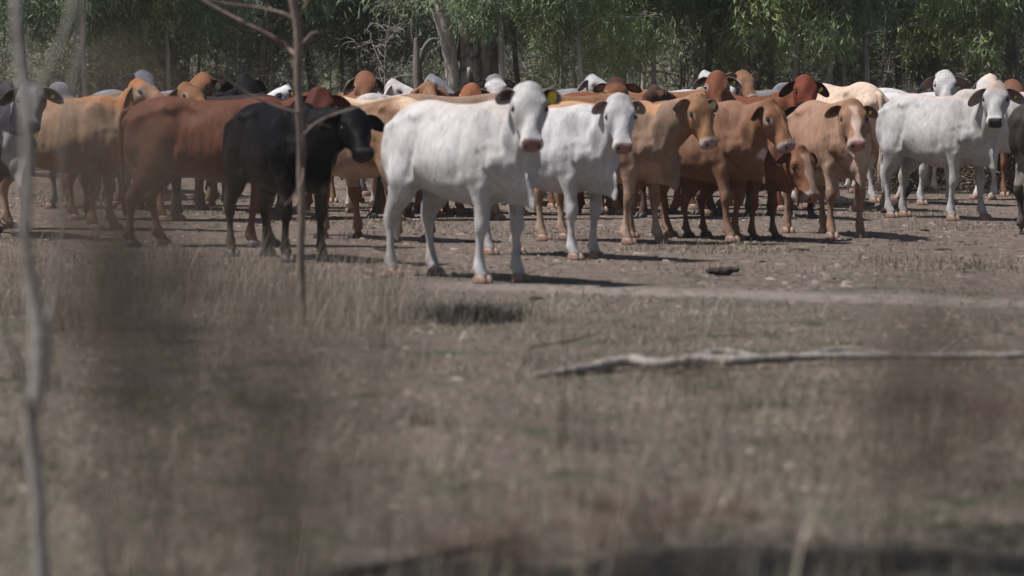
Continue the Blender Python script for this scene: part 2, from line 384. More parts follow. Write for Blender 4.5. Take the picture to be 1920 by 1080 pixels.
    blend(inh * ((ht - .425) / .03).clip(0, 1) * .8, lipc)
    nose = inh * ((ht - .462 - .8 * np.clip(-.085 - hn, 0, 1)) / .012).clip(0, 1) * (hn > -.122) * ((.076 - abs(hss)) / .008).clip(0, 1)
    blend(nose, muzzle)
    for s in (1, -1):
        dn = np.sqrt((ht - .502) ** 2 * .6 + (hss - s * .054) ** 2 + (hn + .045) ** 2 * 1.6)
        blend(inh * ((.023 - dn) / .007).clip(0, 1) * (ht > .46), (.03, .02, .02))
    blend(inh * (abs(hn + .128) < .009) * (ht > .41) * .7, (.06, .04, .035))
    blend((.10 - z) / .04 * .35, base * .6)
    blend(np.clip((.34 + wav * 3 - z) / .25, 0, 1) * .38, (.20, .165, .135))                       # dust on the legs
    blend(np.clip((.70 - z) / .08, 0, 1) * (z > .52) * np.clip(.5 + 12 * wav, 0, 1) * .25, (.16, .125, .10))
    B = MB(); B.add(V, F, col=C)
    # ---------------- ears, joined to the skin mesh
    eo = np.array(ear_out if ear_out is not None else base); L, Wd, droop = ear; L *= .93; Wd *= .93; tagpos = []
    for s in (1, -1):
        root = hp(.035, s * .100, -.078); dr = R(droop + rng.uniform(-6, 6))
        e_dir = nrm(side * s * math.cos(dr) + np.array((0, 0, -1)) * math.sin(dr) - n_ * .18)
        e_up = nrm(np.array((0, 0, 1.)) - e_dir * e_dir[2]); fr = np.cross(e_dir, e_up); fr *= np.sign(fr.dot(n_) + 1e-6)
        e_up = nrm(e_up * .9 + fr * .35); fr = nrm(np.cross(e_dir, e_up)); fr *= np.sign(fr.dot(n_) + 1e-6)
        ks, js = 12, 9; G = []; Hh = []
        for a in np.linspace(0, 1, ks):
            wd = Wd * (.30 + .75 * math.sin(math.pi * min(1, a * .96 + .03)) ** .75 * (1 - .25 * a)) * (1 if a < .97 else .25)
            cup = .045 * (1 - .6 * a) * (Wd / .1)
            for b in np.linspace(-1, 1, js):
                c = root + e_dir * (a * L * hs) + e_up * (b * wd * .5 * hs) + fr * (cup * (b * b - .55) * hs) + np.array((0, 0, -1)) * (.03 * a * a)
                G.append(c + fr * .004); Hh.append(c - fr * .006)
        G = np.array(G); Hh = np.array(Hh); idx = np.arange(ks * js).reshape(ks, js)
        q = np.stack([idx[:-1, :-1], idx[1:, :-1], idx[1:, 1:], idx[:-1, 1:]], -1).reshape(-1, 4); N = ks * js
        rim = np.concatenate([idx[0, :], idx[1:, -1], idx[-1, -2::-1], idx[-2:0:-1, 0]]); r2 = np.roll(rim, -1)
        qs = np.vstack([q, q[:, ::-1] + N, np.stack([rim, r2, r2 + N, rim + N], 1)])
        bb = np.tile(np.linspace(-1, 1, js), ks); aa = np.repeat(np.linspace(0, 1, ks), js)
        kin = np.clip((.72 - abs(bb)) / .25, 0, 1)[:, None] * np.clip((.85 - aa) / .2, 0, 1)[:, None]
        ci = eo * (1 - kin) + np.array(ear_in) * kin
        B.add(np.vstack([G, Hh]), qs, col=np.vstack([ci, np.tile(eo, (N, 1))]))
        tagpos.append((root + e_dir * L * hs * .52 + fr * .012 - e_up * Wd * .12, e_dir, e_up, fr))
    # tail
    tc_ = np.array(tail_col if tail_col is not None else base)
    if tail:
        sw = tail_swing
        T = smooth_path([(-.80, 0, 1.26 + rump, .035), (-.875, 0, 1.22 + rump, .032), (-.905, sw * .2, 1.05, .024), (-.90, sw * .5, .80, .018), (-.89, sw * .8, .62, .018), (-.885, sw, .50, .036), (-.885, sw * 1.1, .36, .030), (-.88, sw * 1.15, .27, .008)], 4)
        rt = tube_rings(T[:, :3], T[:, 3], n=10); k = np.repeat(np.clip((.62 - T[:, 2]) / .1, 0, 1), 10)[:, None]
        cc = base * (1 - k) + tc_ * k; cc = np.vstack([cc, cc[:1], cc[-1:]]); B.rings(rt, col=cc)
    root = empty(name, loc, h, label, cat, group); root.scale = (scale,) * 3
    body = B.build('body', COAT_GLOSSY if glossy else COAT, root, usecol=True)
    for s in (1, -1):
        E_ = MB(); E_.rings(ellipsoid_rings(hp(.190, s * .130, -.052), np.array((.021, .014, .014)) * hs, Hm, k=8, n=10)); E_.build('eye', EYE, root)
    if horn:
        for s in (1, -1):
            Hn = smooth_path([np.r_[hp(.0, s * .06, -.03), .026], np.r_[hp(-.02, s * .13, -.02), .022], np.r_[hp(-.09, s * .17, .0), .013], np.r_[hp(-.14, s * .165, .02), .004]], 4)
            q = MB(); q.rings(tube_rings(Hn[:, :3], Hn[:, 3], n=9)); q.build('horn', HORN, root)
    for (which, kind, size) in tags:
        c, e1, e2, f = tagpos[which]; q = MB(); th = np.linspace(0, 2 * np.pi, 18, endpoint=False); rr = []
        for o_, sc_ in ((-.003, .9), (-.002, 1), (.002, 1), (.003, .9)):
            rr.append(c + f * (o_ + .006) + size * sc_ * (.42 * np.sign(np.cos(th)) * abs(np.cos(th)) ** .7)[:, None] * e1 + size * sc_ * (.58 * np.sign(np.sin(th)) * abs(np.sin(th)) ** .8)[:, None] * e2)
        q.rings(rr); q.build('ear_tag', TAG_PALE if kind == 'pale' else TAG_YELLOW, root)
    if feet:
        for L in LP:
            q = MB(); cx, cy = L[-1, 0], L[-1, 1]
            for s in (1, -1):
                rr = []
                for zz, fx, bx, wy in ((.002, .080, .062, .037), (.012, .081, .063, .038), (.035, .070, .058, .034), (.052, .056, .052, .030), (.066, .035, .04, .02)):
                    th = np.linspace(0, 2 * np.pi, 14, endpoint=False); c_ = np.cos(th)
                    xx = np.where(c_ > 0, fx, bx) * np.sign(c_) * abs(c_) ** .9
                    rr.append(np.stack([cx + .008 + xx, cy + s * (.035 - .006 * np.clip(xx / .07, 0, 1)) + wy * np.sin(th) * .95, np.full(14, zz)], 1))
                q.rings(rr)
            q.build('hoof', HOOF_PALE if hoof == 'pale' else HOOF_DARK, root)
    return root
HORN = simple('grey_horn', (.22, .20, .18), .3, 20, .5, .4)
# ------------------------------------------------------------------ the herd
WHITE = (.50, .49, .49); WHITE2 = (.43, .425, .42); CREAM = (.60, .47, .36); TAN = (.275, .185, .13); ORANGE = (.235, .130, .083); RED = (.125, .052, .032); DRED = (.15, .038, .022)
FAWN = (.30, .187, .128); GREY = (.20, .20, .225); DGREY = (.048, .048, .054); BLACK = (.005, .0045, .005); DBROWN = (.07, .038, .028); PINK = (.40, .21, .19); DARKM = (.05, .045, .045)
FAR = dict(voxel=.022, feet=True)
make_cow(939, 530, .47, -52, 1.03, head_at=(992, 145), face=(-84, 74), base=WHITE, ear=(.165, .14, 0), ear_in=(.12, .06, .05), ear_out=(.36, .33, .31), muzzle=(.30, .165, .15), bony=.85, dew=.13, belly=.01, tags=((0, 'yellow', .085),),
         legs=(.03, -.03, .05, -.06), topline=(.48, .45, .42), label='large white cow in front of the herd, a yellow tag in its grey ear', neck_len=.46, head_scale=1.0)
make_cow(1097, 486, .47, -49, .99, head_at=(1162, 168), face=(-82, 74), base=(.51, .505, .51), ear=(.16, .125, 8), ear_in=(.34, .18, .15), ear_out=(.40, .38, .37), muzzle=(.32, .18, .165), dew=.16, legs=(-.04, .04, 0, 0),
         label='white cow standing just behind and to the right of the large white cow, pink muzzle', neck_len=.44, tags=((0, 'pale', .03),))
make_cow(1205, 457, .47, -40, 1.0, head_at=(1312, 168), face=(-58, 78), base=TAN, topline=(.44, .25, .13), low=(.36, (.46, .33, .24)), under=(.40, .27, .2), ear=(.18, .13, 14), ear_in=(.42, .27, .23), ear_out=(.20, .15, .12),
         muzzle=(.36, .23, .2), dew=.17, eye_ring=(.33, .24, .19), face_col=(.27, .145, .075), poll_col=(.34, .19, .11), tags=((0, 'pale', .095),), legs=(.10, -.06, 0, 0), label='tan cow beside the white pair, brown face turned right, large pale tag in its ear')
make_cow(1376, 452, .47, -46, 1.0, head_at=(1448, 178), face=(-47, 73), base=ORANGE, ear=(.17, .12, 35), ear_in=(.10, .04, .025), ear_out=(.20, .08, .04), face_col=(.25, .125, .070), eye_ring=(.42, .31, .24), muzzle=(.34, .22, .19),
         dew=.12, legs=(-.12, .12, .10, -.14), low=(.16, (.45, .30, .20)), blaze=(.02, (.5, .25, .13)), patch=[(.80, .0, .86, .07, (.6, .5, .44)), (.80, .03, .76, .06, (.6, .5, .44)), (.76, 0, .96, .045, (.6, .5, .44))], label='orange brown cow with its pale muzzle pointing right, white patch down its chest')
make_cow(1434, 449, .47, -44, .80, head_scale=1.32, neck_len=.42, head_at=(1504, 266), face=(-56, 80), base=(.19, .095, .06), ear=(.17, .11, 20), ear_in=(.16, .08, .06), ear_out=(.12, .05, .03), blaze=(.055, (.46, .31, .22)), muzzle=(.34, .17, .14), dew=.12, face_col=(.24, .115, .065),
         label='red calf with a pale blaze, head lowered under the muzzle of the orange brown cow', cat='calf', hoof='dark', legs=(.05, -.05, 0, 0))
make_cow(1587, 446, .47, -74, 1.0, head_at=(1598, 178), face=(-84, 70), base=FAWN, ear=(.19, .125, 10), ear_in=(.16, .07, .045), ear_out=(.34, .20, .13), muzzle=PINK, blaze=(.045, (.56, .42, .34)), dew=.17, chest=(.55, .40, .31), under=(.5, .36, .28),
         face_col=(.29, .165, .105), tags=((0, 'yellow', .04),), legs=(0, .02, .12, -.1), label='fawn cow with a pale blaze, facing the camera between calf and white cows')
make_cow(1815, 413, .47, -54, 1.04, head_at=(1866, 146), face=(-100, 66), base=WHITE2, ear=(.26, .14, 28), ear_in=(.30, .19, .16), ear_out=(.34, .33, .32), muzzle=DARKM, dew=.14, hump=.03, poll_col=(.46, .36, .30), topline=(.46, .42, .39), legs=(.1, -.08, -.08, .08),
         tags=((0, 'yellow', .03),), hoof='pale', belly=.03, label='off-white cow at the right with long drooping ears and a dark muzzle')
make_cow(1756, 384, .47, -58, 1.04, head_at=(1770, 125), face=(-92, 62), base=(.50, .495, .495), ear=(.25, .12, 22), ear_in=(.42, .22, .18), ear_out=(.20, .19, .19), muzzle=DARKM, legs=(.1, -.1, -.06, .1), label='white cow with wide black rimmed ears, head raised above the back of the off-white cow', **FAR)
make_cow(1845, 374, .47, -152, 1.06, head_at=(1852, 132), face=(-120, 55), base=(.58, .56, .54), ear=(.2, .1, 30), topline=(.60, .50, .42), hump=.05, dew=.14, label='pale cow mostly hidden behind the head of the off-white cow at the right', **FAR)
make_cow(1632, 396, -.66, 112, 1.12, neck=(0, -6), face=(90, 30), base=CREAM, topline=(.60, .46, .37), rump=.02, label='cream cow seen from behind, hips showing above the back of the fawn cow', ear=(.2, .1, 20), tail_col=(.3, .22, .17), **FAR)
make_cow(1474, 394, .47, -24, 1.03, head_at=(1509, 134), face=(-84, 70), base=(0.163, 0.056, 0.028), face_col=(.17, .042, .025), ear=(.26, .13, 30), ear_in=(.07, .03, .02), ear_out=(.09, .035, .025), muzzle=DARKM, tags=((0, 'yellow', .05),), hump=.02,
         label='dark red cow with hanging dark ears and black muzzle, looking over the backs', **FAR)
make_cow(1502, 410, .47, -66, .88, head_at=(1507, 185), face=(-60, 60), base=BLACK, ear=(.2, .12, 0), ear_in=(.03, .03, .03), muzzle=DARKM, tags=((0, 'yellow', .045),), glossy=True, hoof='dark', label='small black cow in the gap below the muzzle of the dark red cow', **FAR)
make_cow(1330, 402, .47, -20, 1.03, head_at=(1344, 126), face=(-96, 66), base=(0.165, 0.081, 0.047), face_col=(0.163, 0.059, 0.031), eye_ring=(.5, .40, .34), ear=(.20, .11, 14), ear_in=(.10, .08, .07), ear_out=(.45, .38, .32), muzzle=DARKM, tags=((0, 'yellow', .05),),
         label='red brown cow with pale eye rings, face raised behind the tan cow', **FAR)
make_cow(1262, 385, 0, 188, 1.07, neck=(0, 20), face=(190, 30), base=(0.245, 0.127, 0.071), rump=.02, ear=(.2, .12, 20), label='orange cow broadside far back, high rump above the back of the tan cow', **FAR)
make_cow(1240, 408, .30, -130, .98, head_at=(1228, 151), face=(20, 45), base=DBROWN, ear=(.2, .13, -5), ear_in=(.05, .03, .02), muzzle=DARKM, hoof='dark', label='dark brown cow wedged behind the ears of the second white cow', **FAR)
make_cow(1385, 357, .47, -62, 1.04, head_at=(1394, 126), face=(-70, 60), base=(0.233, 0.127, 0.076), ear=(.19, .12, -18), ear_in=(.3, .2, .15), eye_ring=(.5, .4, .32), muzzle=DARKM, label='small looking orange face far back between the red brown and dark red cows', **FAR)
make_cow(1362, 354, .47, 200, 1.07, head_at=(1366, 130), face=(150, 40), base=(0.275, 0.197, 0.152), ear=(.2, .11, 10), label='beige cow at the very back, left of the far orange face', **FAR)
make_cow(1290, 368, .47, 8, 1.06, head_at=(1322, 125), face=(-25, 40), base=(.48, .48, .49), ear=(.2, .1, 20), muzzle=DARKM, label='far white cow lifting its rounded head above the orange back', **FAR)
make_cow(1415, 356, 0, 20, 1.06, neck=(0, 0), face=(20, 50), base=GREY, hump=.07, label='grey humped cow far back behind the dark red cow', **FAR)
make_cow(1462, 351, 0, 170, 1.03, neck=(0, 5), face=(170, 50), base=BLACK, hoof='dark', label='black cow far back, only its back line beside the dark red head', **FAR)
make_cow(1592, 374, 0, 165, 1.08, neck=(0, -5), face=(170, 40), base=(.50, .50, .50), label='white cow between the dark red head and the cream hips', **FAR)
make_cow(1688, 362, 0, 10, 1.03, neck=(0, 0), face=(10, 50), base=(.60, .55, .50), patch=[(-.5, .1, 1.3, .22, (.42, .2, .1))], label='white cow with an orange rump patch far back, right of the cream hips', **FAR)
make_cow(1905, 368, .47, -80, 1.03, head_at=(1897, 143), face=(-90, 60), base=(0.184, 0.088, 0.055), ear=(.2, .11, 20), muzzle=DARKM, label='brown cow far back at the right edge of the herd', **FAR)
make_cow(1930, 441, -.66, 8, 1.02, neck=(0, 35), face=(-30, 50), base=(.045, .038, .034), hump=.05, hoof='dark', tail_col=(.04, .035, .03), under=(.3, .27, .25), tail=False, label='dark grey brown cow cut off by the right edge, hind leg in view', voxel=.018)
# left side
make_cow(16, 446, .47, -66, 1.03, head_at=(60, 143), face=(-80, 70), base=DGREY, face_col=(.17, .17, .185), blaze=(.05, (.30, .30, .32)), ear=(.25, .13, 24), ear_in=(.05, .04, .035), ear_out=(.22, .16, .13), muzzle=DARKM, hump=.11, dew=.20, chest=(.32, .31, .31), low=(.55, (.34, .32, .30)),
         tags=((0, 'yellow', .04),), hoof='dark', label='grey humped cow at the left edge with pale streaked face and a white dewlap')
make_cow(132, 390, .30, 150, 1.01, neck=(0, 10), face=(150, 50), base=(.18, .18, .205), hump=.14, label='grey humped cow behind, between the left edge cow and the long tan cow', **FAR)
make_cow(205, 376, -.50, 40, 1.05, neck=(0, 5), face=(60, 50), base=(.22, .225, .25), topline=(.26, .265, .285), rump=.02, label='blue grey cow with angular hips behind the back of the long tan cow', **FAR)
make_cow(262, 362, .47, -82, 1.06, head_at=(270, 125), face=(-60, 55), base=(.13, .135, .165), ear=(.22, .1, -8), muzzle=DARKM, label='slate grey cow far back above the head of the long tan cow', **FAR)
make_cow(196, 431, .47, -13, 1.03, head_at=(262, 139), face=(-38, 42), base=(0.335, 0.222, 0.142), topline=(.40, .20, .10), chest=(.50, .38, .29), face_col=(.31, .185, .115), poll_col=(.42, .17, .06), eye_ring=(.52, .42, .34), ear=(.22, .12, 62), ear_in=(.14, .07, .05), ear_out=(.30, .17, .10),
         muzzle=(.42, .30, .24), dew=.22, belly=.02, legs=(.05, -.05, 0, 0), label='long tan cow at the left, broadside, pale head looking back over the red cow', neck_len=.5)
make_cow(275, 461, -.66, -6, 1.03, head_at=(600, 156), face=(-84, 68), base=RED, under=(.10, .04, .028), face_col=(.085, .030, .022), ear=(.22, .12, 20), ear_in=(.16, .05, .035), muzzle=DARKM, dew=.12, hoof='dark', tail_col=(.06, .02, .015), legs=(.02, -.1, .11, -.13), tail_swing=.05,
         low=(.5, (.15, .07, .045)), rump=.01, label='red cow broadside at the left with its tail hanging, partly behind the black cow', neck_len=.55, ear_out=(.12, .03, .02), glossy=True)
make_cow(571, 491, .47, -60, 1.0, head_at=(664, 190), face=(-72, 60), base=BLACK, ear=(.22, .13, 12), ear_in=(.02, .018, .018), ear_out=(.014, .014, .016), muzzle=DARKM, dew=.13, glossy=True, hoof='dark', legs=(.04, -.03, .03, -.03), tail=False,
         label='glossy black cow standing behind the thin sapling, looking at the camera', neck_len=.54)
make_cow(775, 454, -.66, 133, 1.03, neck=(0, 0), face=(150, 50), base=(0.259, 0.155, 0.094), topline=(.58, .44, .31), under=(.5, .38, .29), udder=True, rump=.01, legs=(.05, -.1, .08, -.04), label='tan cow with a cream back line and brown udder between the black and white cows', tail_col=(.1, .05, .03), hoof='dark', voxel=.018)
make_cow(680, 400, -.66, 62, 1.04, head_at=(740, 141), face=(-20, 50), base=(.50, .47, .46), ear=(.22, .12, 30), ear_in=(.35, .22, .18), low=(.7, (.60, .54, .50)), label='pale cow whose white hind legs show under the tan cow with the cream back line', **FAR)
make_cow(685, 386, .47, -75, 1.06, head_at=(686, 127), face=(-88, 62), base=(0.207, 0.095, 0.053), ear=(.24, .12, 38), ear_in=(.05, .03, .025), ear_out=(.50, .42, .36), eye_ring=(.45, .3, .2), muzzle=DARKM, label='orange red face with drooping pale rimmed ears above the tan cow', **FAR)
make_cow(775, 366, 0, 4, 1.04, neck=(0, 0), face=(0, 50), base=(.17, .18, .20), label='grey cow far back above the rump of the large white cow', **FAR)
make_cow(797, 362, .47, -100, 1.04, head_at=(812, 132), face=(-30, 50), base=(.20, .21, .22), ear=(.2, .1, 30), label='dull grey head far back, left of the thick tree trunk', **FAR)
make_cow(803, 402, -.0, 86, 1.02, head_at=(803, 145), face=(86, 40), base=(0.245, 0.133, 0.074), ear=(.2, .11, 25), label='orange cow facing away, rounded poll above the back of the large white cow', **FAR)
make_cow(850, 412, 0, 12, 1.04, neck=(0, 5), face=(10, 40), base=(0.275, 0.19, 0.135), label='beige brown cow broadside behind the large white cow', **FAR)
make_cow(880, 400, .47, -35, 1.02, head_at=(884, 149), face=(-100, 60), base=(0.244, 0.121, 0.062), face_col=(0.237, 0.089, 0.041), eye_ring=(.52, .40, .32), ear=(.2, .11, 25), muzzle=DARKM, label='chestnut headed cow left of the grey ear of the large white cow', **FAR)
make_cow(870, 368, 0, 4, 1.04, neck=(0, 2), face=(0, 50), base=BLACK, hoof='dark', label='black cow with a long flat back in front of the thick tree trunk', **FAR)
make_cow(926, 384, .47, -84, 1.04, head_at=(929, 133), face=(-88, 66), base=BLACK, face_col=(.60, .59, .60), eye_ring=(.02, .02, .02), poll_col=(.2, .2, .2), ear=(.17, .1, 10), ear_out=(.02, .02, .02), muzzle=DARKM, hoof='dark', label='black cow with a white face and black eye patches', **FAR)
make_cow(1015, 364, 0, 178, 1.05, neck=(0, 2), face=(180, 50), base=(.03, .033, .042), hoof='dark', label='blue black cow far back behind the head of the large white cow', **FAR)
make_cow(1076, 372, .47, -14, 1.07, head_at=(1112, 132), face=(-40, 50), base=(.24, .24, .255), face_col=(.48, .48, .49), ear=(.2, .11, 20), muzzle=DARKM, label='grey cow with a paler speckled head, far back between the two white faces', **FAR)
make_cow(1080, 402, 0, 8, 1.04, neck=(0, 0), face=(0, 40), base=(0.232, 0.121, 0.067), label='ginger cow broadside above the back of the second white cow', **FAR)
make_cow(1150, 396, .47, -60, 1.04, head_at=(1156, 139), face=(-100, 60), base=(0.163, 0.07, 0.033), poll_col=(.07, .03, .02), eye_ring=(.4, .26, .16), ear=(.2, .12, 5), muzzle=DARKM, label='brindled brown face above the poll of the second white cow', patch=[(.5, 0, 1.1, .4, (.08, .04, .025))], **FAR)
make_cow(1190, 400, -.2, 175, 1.04, neck=(0, 5), face=(170, 40), base=(0.178, 0.063, 0.033), hoof='dark', label='rust brown cow behind the right ear of the second white cow', **FAR)
make_cow(352, 394, .47, -50, 1.05, head_at=(380, 129), face=(-110, 58), base=(0.219, 0.101, 0.051), ear=(.22, .13, 22), ear_in=(.05, .03, .025), muzzle=DARKM, eye_ring=(.4, .22, .13), tags=((0, 'pale', .085),), label='bright orange cow with a round pale tag in its dark ear, above the red cow', **FAR)
make_cow(320, 414, .47, -22, 1.03, head_at=(352, 146), face=(-52, 46), base=(0.22, 0.11, 0.057), ear=(.2, .12, 30), ear_in=(.06, .03, .02), muzzle=DARKM, eye_ring=(.48, .34, .25), tags=((0, 'yellow', .05),), label='orange cow with pale eye ring and dark nose above the red cow', **FAR)
make_cow(330, 368, 0, 2, 1.07, neck=(0, 0), face=(0, 50), base=BLACK, hoof='dark', label='black cow with a flat back, far behind the orange faces', **FAR)
make_cow(310, 386, -.1, 175, 1.03, neck=(0, 0), face=(170, 50), base=(0.221, 0.126, 0.07), label='ginger cow far back between the pale head and the orange faces', **FAR)
make_cow(452, 400, .47, -70, 1.05, head_at=(460, 131), face=(-70, 60), base=BLACK, ear=(.18, .12, 20), ear_in=(.02, .02, .02), muzzle=DARKM, hoof='dark', hump=.05, label='black cow with a raised head behind the rump of the glossy black cow', **FAR)
make_cow(425, 412, -.1, 186, 1.04, neck=(0, 0), face=(180, 50), base=(.035, .025, .022), hoof='dark', label='brown black cow broadside behind the rump of the glossy black cow', **FAR)
make_cow(530, 390, 0, 4, 1.04, neck=(0, 2), face=(0, 50), base=(.07, .02, .016), hoof='dark', label='deep maroon cow far back left of the thin sapling', **FAR)
make_cow(556, 408, .30, 182, .95, head_at=(538, 151), face=(205, 42), base=BLACK, face_col=(.58, .58, .60), eye_ring=(.015, .015, .015), ear=(.2, .12, 5), ear_out=(.02, .02, .02), muzzle=PINK, tags=((0, 'yellow', .05), (1, 'yellow', .05)), hoof='dark', label='black and white calf face pointing left beside the thin sapling', cat='calf', **FAR)
make_cow(640, 396, 0, 170, 1.03, neck=(0, 0), face=(170, 50), base=(0.22, 0.107, 0.057), label='amber cow behind the dark red head and right of the thin sapling', **FAR)
# ------------------------------------------------------------------ ground
def vmath(nt, op, a, b=None):
    n = node(nt, 'ShaderNodeMath', operation=op)
    for i, v in enumerate((a, b)):
        if v is None: continue
        if isinstance(v, bpy.types.NodeSocket): nt.links.new(v, n.inputs[i])
        else: n.inputs[i].default_value = v
    return n.outputs[0]
def band(nt, v, lo, hi):
    n = node(nt, 'ShaderNodeMapRange', interpolation_type='SMOOTHSTEP'); nt.links.new(v, n.inputs[0]); n.inputs[1].default_value = lo; n.inputs[2].default_value = hi
    return n.outputs[0]
m, nt, b = mat('paddock_soil', .95, .1)
tc = node(nt, 'ShaderNodeTexCoord').outputs['Object']; sp = node(nt, 'ShaderNodeSeparateXYZ'); nt.links.new(tc, sp.inputs[0]); X, Y = sp.outputs[0], vmath(nt, 'MULTIPLY', sp.outputs[1], 1 / K)
big = noise(nt, .45, 5, .6, tc); mid_ = noise(nt, 3.5, 6, .65, tc); fine = noise(nt, 26, 5, .7, tc); vf = noise(nt, 95, 3, .6, tc)
dirt = ramp(nt, mid_, [(.30, (0.183, 0.148, 0.121)), (.5, (0.253, 0.203, 0.166)), (.72, (0.350, 0.281, 0.228))])
grit = ramp(nt, fine, [(.36, (.55, .53, .52)), (.5, (.97, .97, .97)), (.68, (1.3, 1.28, 1.24))])
litter = ramp(nt, fine, [(.33, (0.097, 0.078, 0.068)), (.48, (0.194, 0.162, 0.132)), (.60, (0.307, 0.258, 0.210)), (.72, (0.486, 0.411, 0.334))])
greeny = mix(nt, band(nt, noise(nt, 1.7, 5, .65, tc), .52, .68), litter, (.10, .115, .066))
c = mix(nt, 1, dirt, grit, 'MULTIPLY')
gm = band(nt, vmath(nt, 'ADD', big, vmath(nt, 'MULTIPLY', vmath(nt, 'SUBTRACT', 35.5, Y), .085)), .42, .62)     # more grass litter towards the camera
gm2 = band(nt, noise(nt, 1.1, 6, .7, tc), .50, .62)
c = mix(nt, vmath(nt, 'MAXIMUM', gm, vmath(nt, 'MULTIPLY', gm2, .45)), c, greeny)
# worn sandy cattle track
tr = vmath(nt, 'ABSOLUTE', vmath(nt, 'ADD', vmath(nt, 'SUBTRACT', vmath(nt, 'ADD', Y, vmath(nt, 'MULTIPLY', X, .66)), 32.75), vmath(nt, 'MULTIPLY', vmath(nt, 'SUBTRACT', noise(nt, .9, 5, .6, tc), .5), 2.0)))
tm = vmath(nt, 'MULTIPLY', vmath(nt, 'SUBTRACT', 1, band(nt, tr, .12, 1.05)), ramp(nt, mid_, [(.25, (.55,) * 3), (.6, (1,) * 3)]))
tm = vmath(nt, 'MULTIPLY', tm, band(nt, X, -1.5, .3))
c = mix(nt, tm, c, mix(nt, fine, (.30, .255, .225), (.42, .36, .32)))
c = mix(nt, band(nt, vf, .60, .72), c, mix(nt, .5, c, (.05, .04, .033)))                                  # dung crumbs and twigs
nt.links.new(c, b.inputs['Base Color'])
vo = node(nt, 'ShaderNodeTexVoronoi'); vo.inputs['Scale'].default_value = 5.5; nt.links.new(tc, vo.inputs['Vector']); pits = band(nt, vo.outputs['Distance'], .10, .42)
bump(nt, b, vmath(nt, 'ADD', vmath(nt, 'ADD', vmath(nt, 'MULTIPLY', fine, .8), vmath(nt, 'MULTIPLY', mid_, 1.6)), vmath(nt, 'MULTIPLY', pits, .8)), 1.0, .08)
GROUND = m
tag(mesh_np('ground', np.array([(-1200, -200, 0), (1200, -200, 0), (1200, 2200, 0), (-1200, 2200, 0)]), np.array([(0, 1, 2, 3)]), m, smooth=False), kind='structure')

# ------------------------------------------------------------------ leaf and blade materials
def leafy(name, stops, transl=.25, rough=.55, spec=.3, attr=False):
    m, nt, b = mat(name, rough, spec); gi = node(nt, 'ShaderNodeNewGeometry'); oi = node(nt, 'ShaderNodeObjectInfo')
    if attr: c = node(nt, 'ShaderNodeAttribute', attribute_name='coat').outputs['Color']
    else:
        f = vmath(nt, 'ADD', vmath(nt, 'MULTIPLY', gi.outputs['Random Per Island'], .75), vmath(nt, 'MULTIPLY', oi.outputs['Random'], .25))
        tcn = node(nt, 'ShaderNodeTexCoord').outputs['Object']
        c = mix(nt, 1, ramp(nt, f, stops), ramp(nt, noise(nt, 1.1, 3, .6, tcn), [(.34, (.62, .66, .66)), (.5, (1, 1, 1)), (.66, (1.35, 1.28, 1.1))]), 'MULTIPLY')
    nt.links.new(c, b.inputs['Base Color'])
    t = node(nt, 'ShaderNodeBsdfTranslucent'); nt.links.new(c, t.inputs[0]); ms = node(nt, 'ShaderNodeMixShader'); ms.inputs[0].default_value = transl
    nt.links.new(b.outputs[0], ms.inputs[1]); nt.links.new(t.outputs[0], ms.inputs[2]); nt.links.new(ms.outputs[0], nt.nodes['Material Output'].inputs[0])
    return m
LEAF_G = leafy('gum_leaf', [(0, (0.137, 0.190, 0.122)), (.4, (0.210, 0.292, 0.181)), (.75, (0.317, 0.415, 0.247)), (1, (0.451, 0.547, 0.344))], .5)
LEAF_Y = leafy('young_gum_leaf', [(0, (0.247, 0.311, 0.163)), (.5, (0.404, 0.493, 0.247)), (1, (0.635, 0.691, 0.374))], .5)
LEAF_D = leafy('dark_wattle_leaf', [(0, (0.084, 0.126, 0.080)), (.5, (0.146, 0.205, 0.126)), (1, (0.235, 0.306, 0.186))], .48)
LEAF_O = leafy('olive_scrub_leaf', [(0, (0.174, 0.199, 0.144)), (.5, (0.280, 0.302, 0.216)), (1, (0.426, 0.437, 0.319))], .5)
LEAF_B = leafy('dry_brown_leaf', [(0, (0.114, 0.084, 0.064)), (.5, (0.178, 0.135, 0.103)), (1, (0.279, 0.218, 0.168))], .25)
BLADE = leafy('grass_blade', None, .2, .7, .15, attr=True)
def bark(name, lo, hi, scale=9, bs=.6):
    m, nt, b = mat(name, .9, .12); tc = node(nt, 'ShaderNodeTexCoord').outputs['Object']; v = mapping(nt, tc, (1, 1, .28))
    f = noise(nt, scale, 6, .68, v); g = noise(nt, 1.3, 3, .5, tc)
    c = mix(nt, 1, ramp(nt, f, [(.34, lo), (.56, hi)]), ramp(nt, g, [(.35, (.8, .78, .76)), (.65, (1.15, 1.13, 1.1))]), 'MULTIPLY')
    nt.links.new(c, b.inputs['Base Color']); bump(nt, b, f, bs, .03); return m
BARK_G = bark('grey_gum_bark', (.10, .088, .08), (.22, .20, .185)); BARK_P = bark('pale_gum_bark', (.27, .25, .235), (.50, .47, .44)); BARK_D = bark('dark_ironbark', (.022, .019, .018), (.06, .052, .048))
BARK_F = bark('flaking_bark', (.085, .072, .066), (.36, .33, .31), 8.5, 1.0); BARK_S = bark('sapling_bark', (.13, .10, .085), (.27, .215, .185), 14, .4)
TWIG = bark('dead_grey_wood', (.15, .14, .13), (.34, .32, .30), 20, .5); TWIG_D = bark('charred_wood', (.02, .018, .017), (.06, .05, .045), 14, .6)

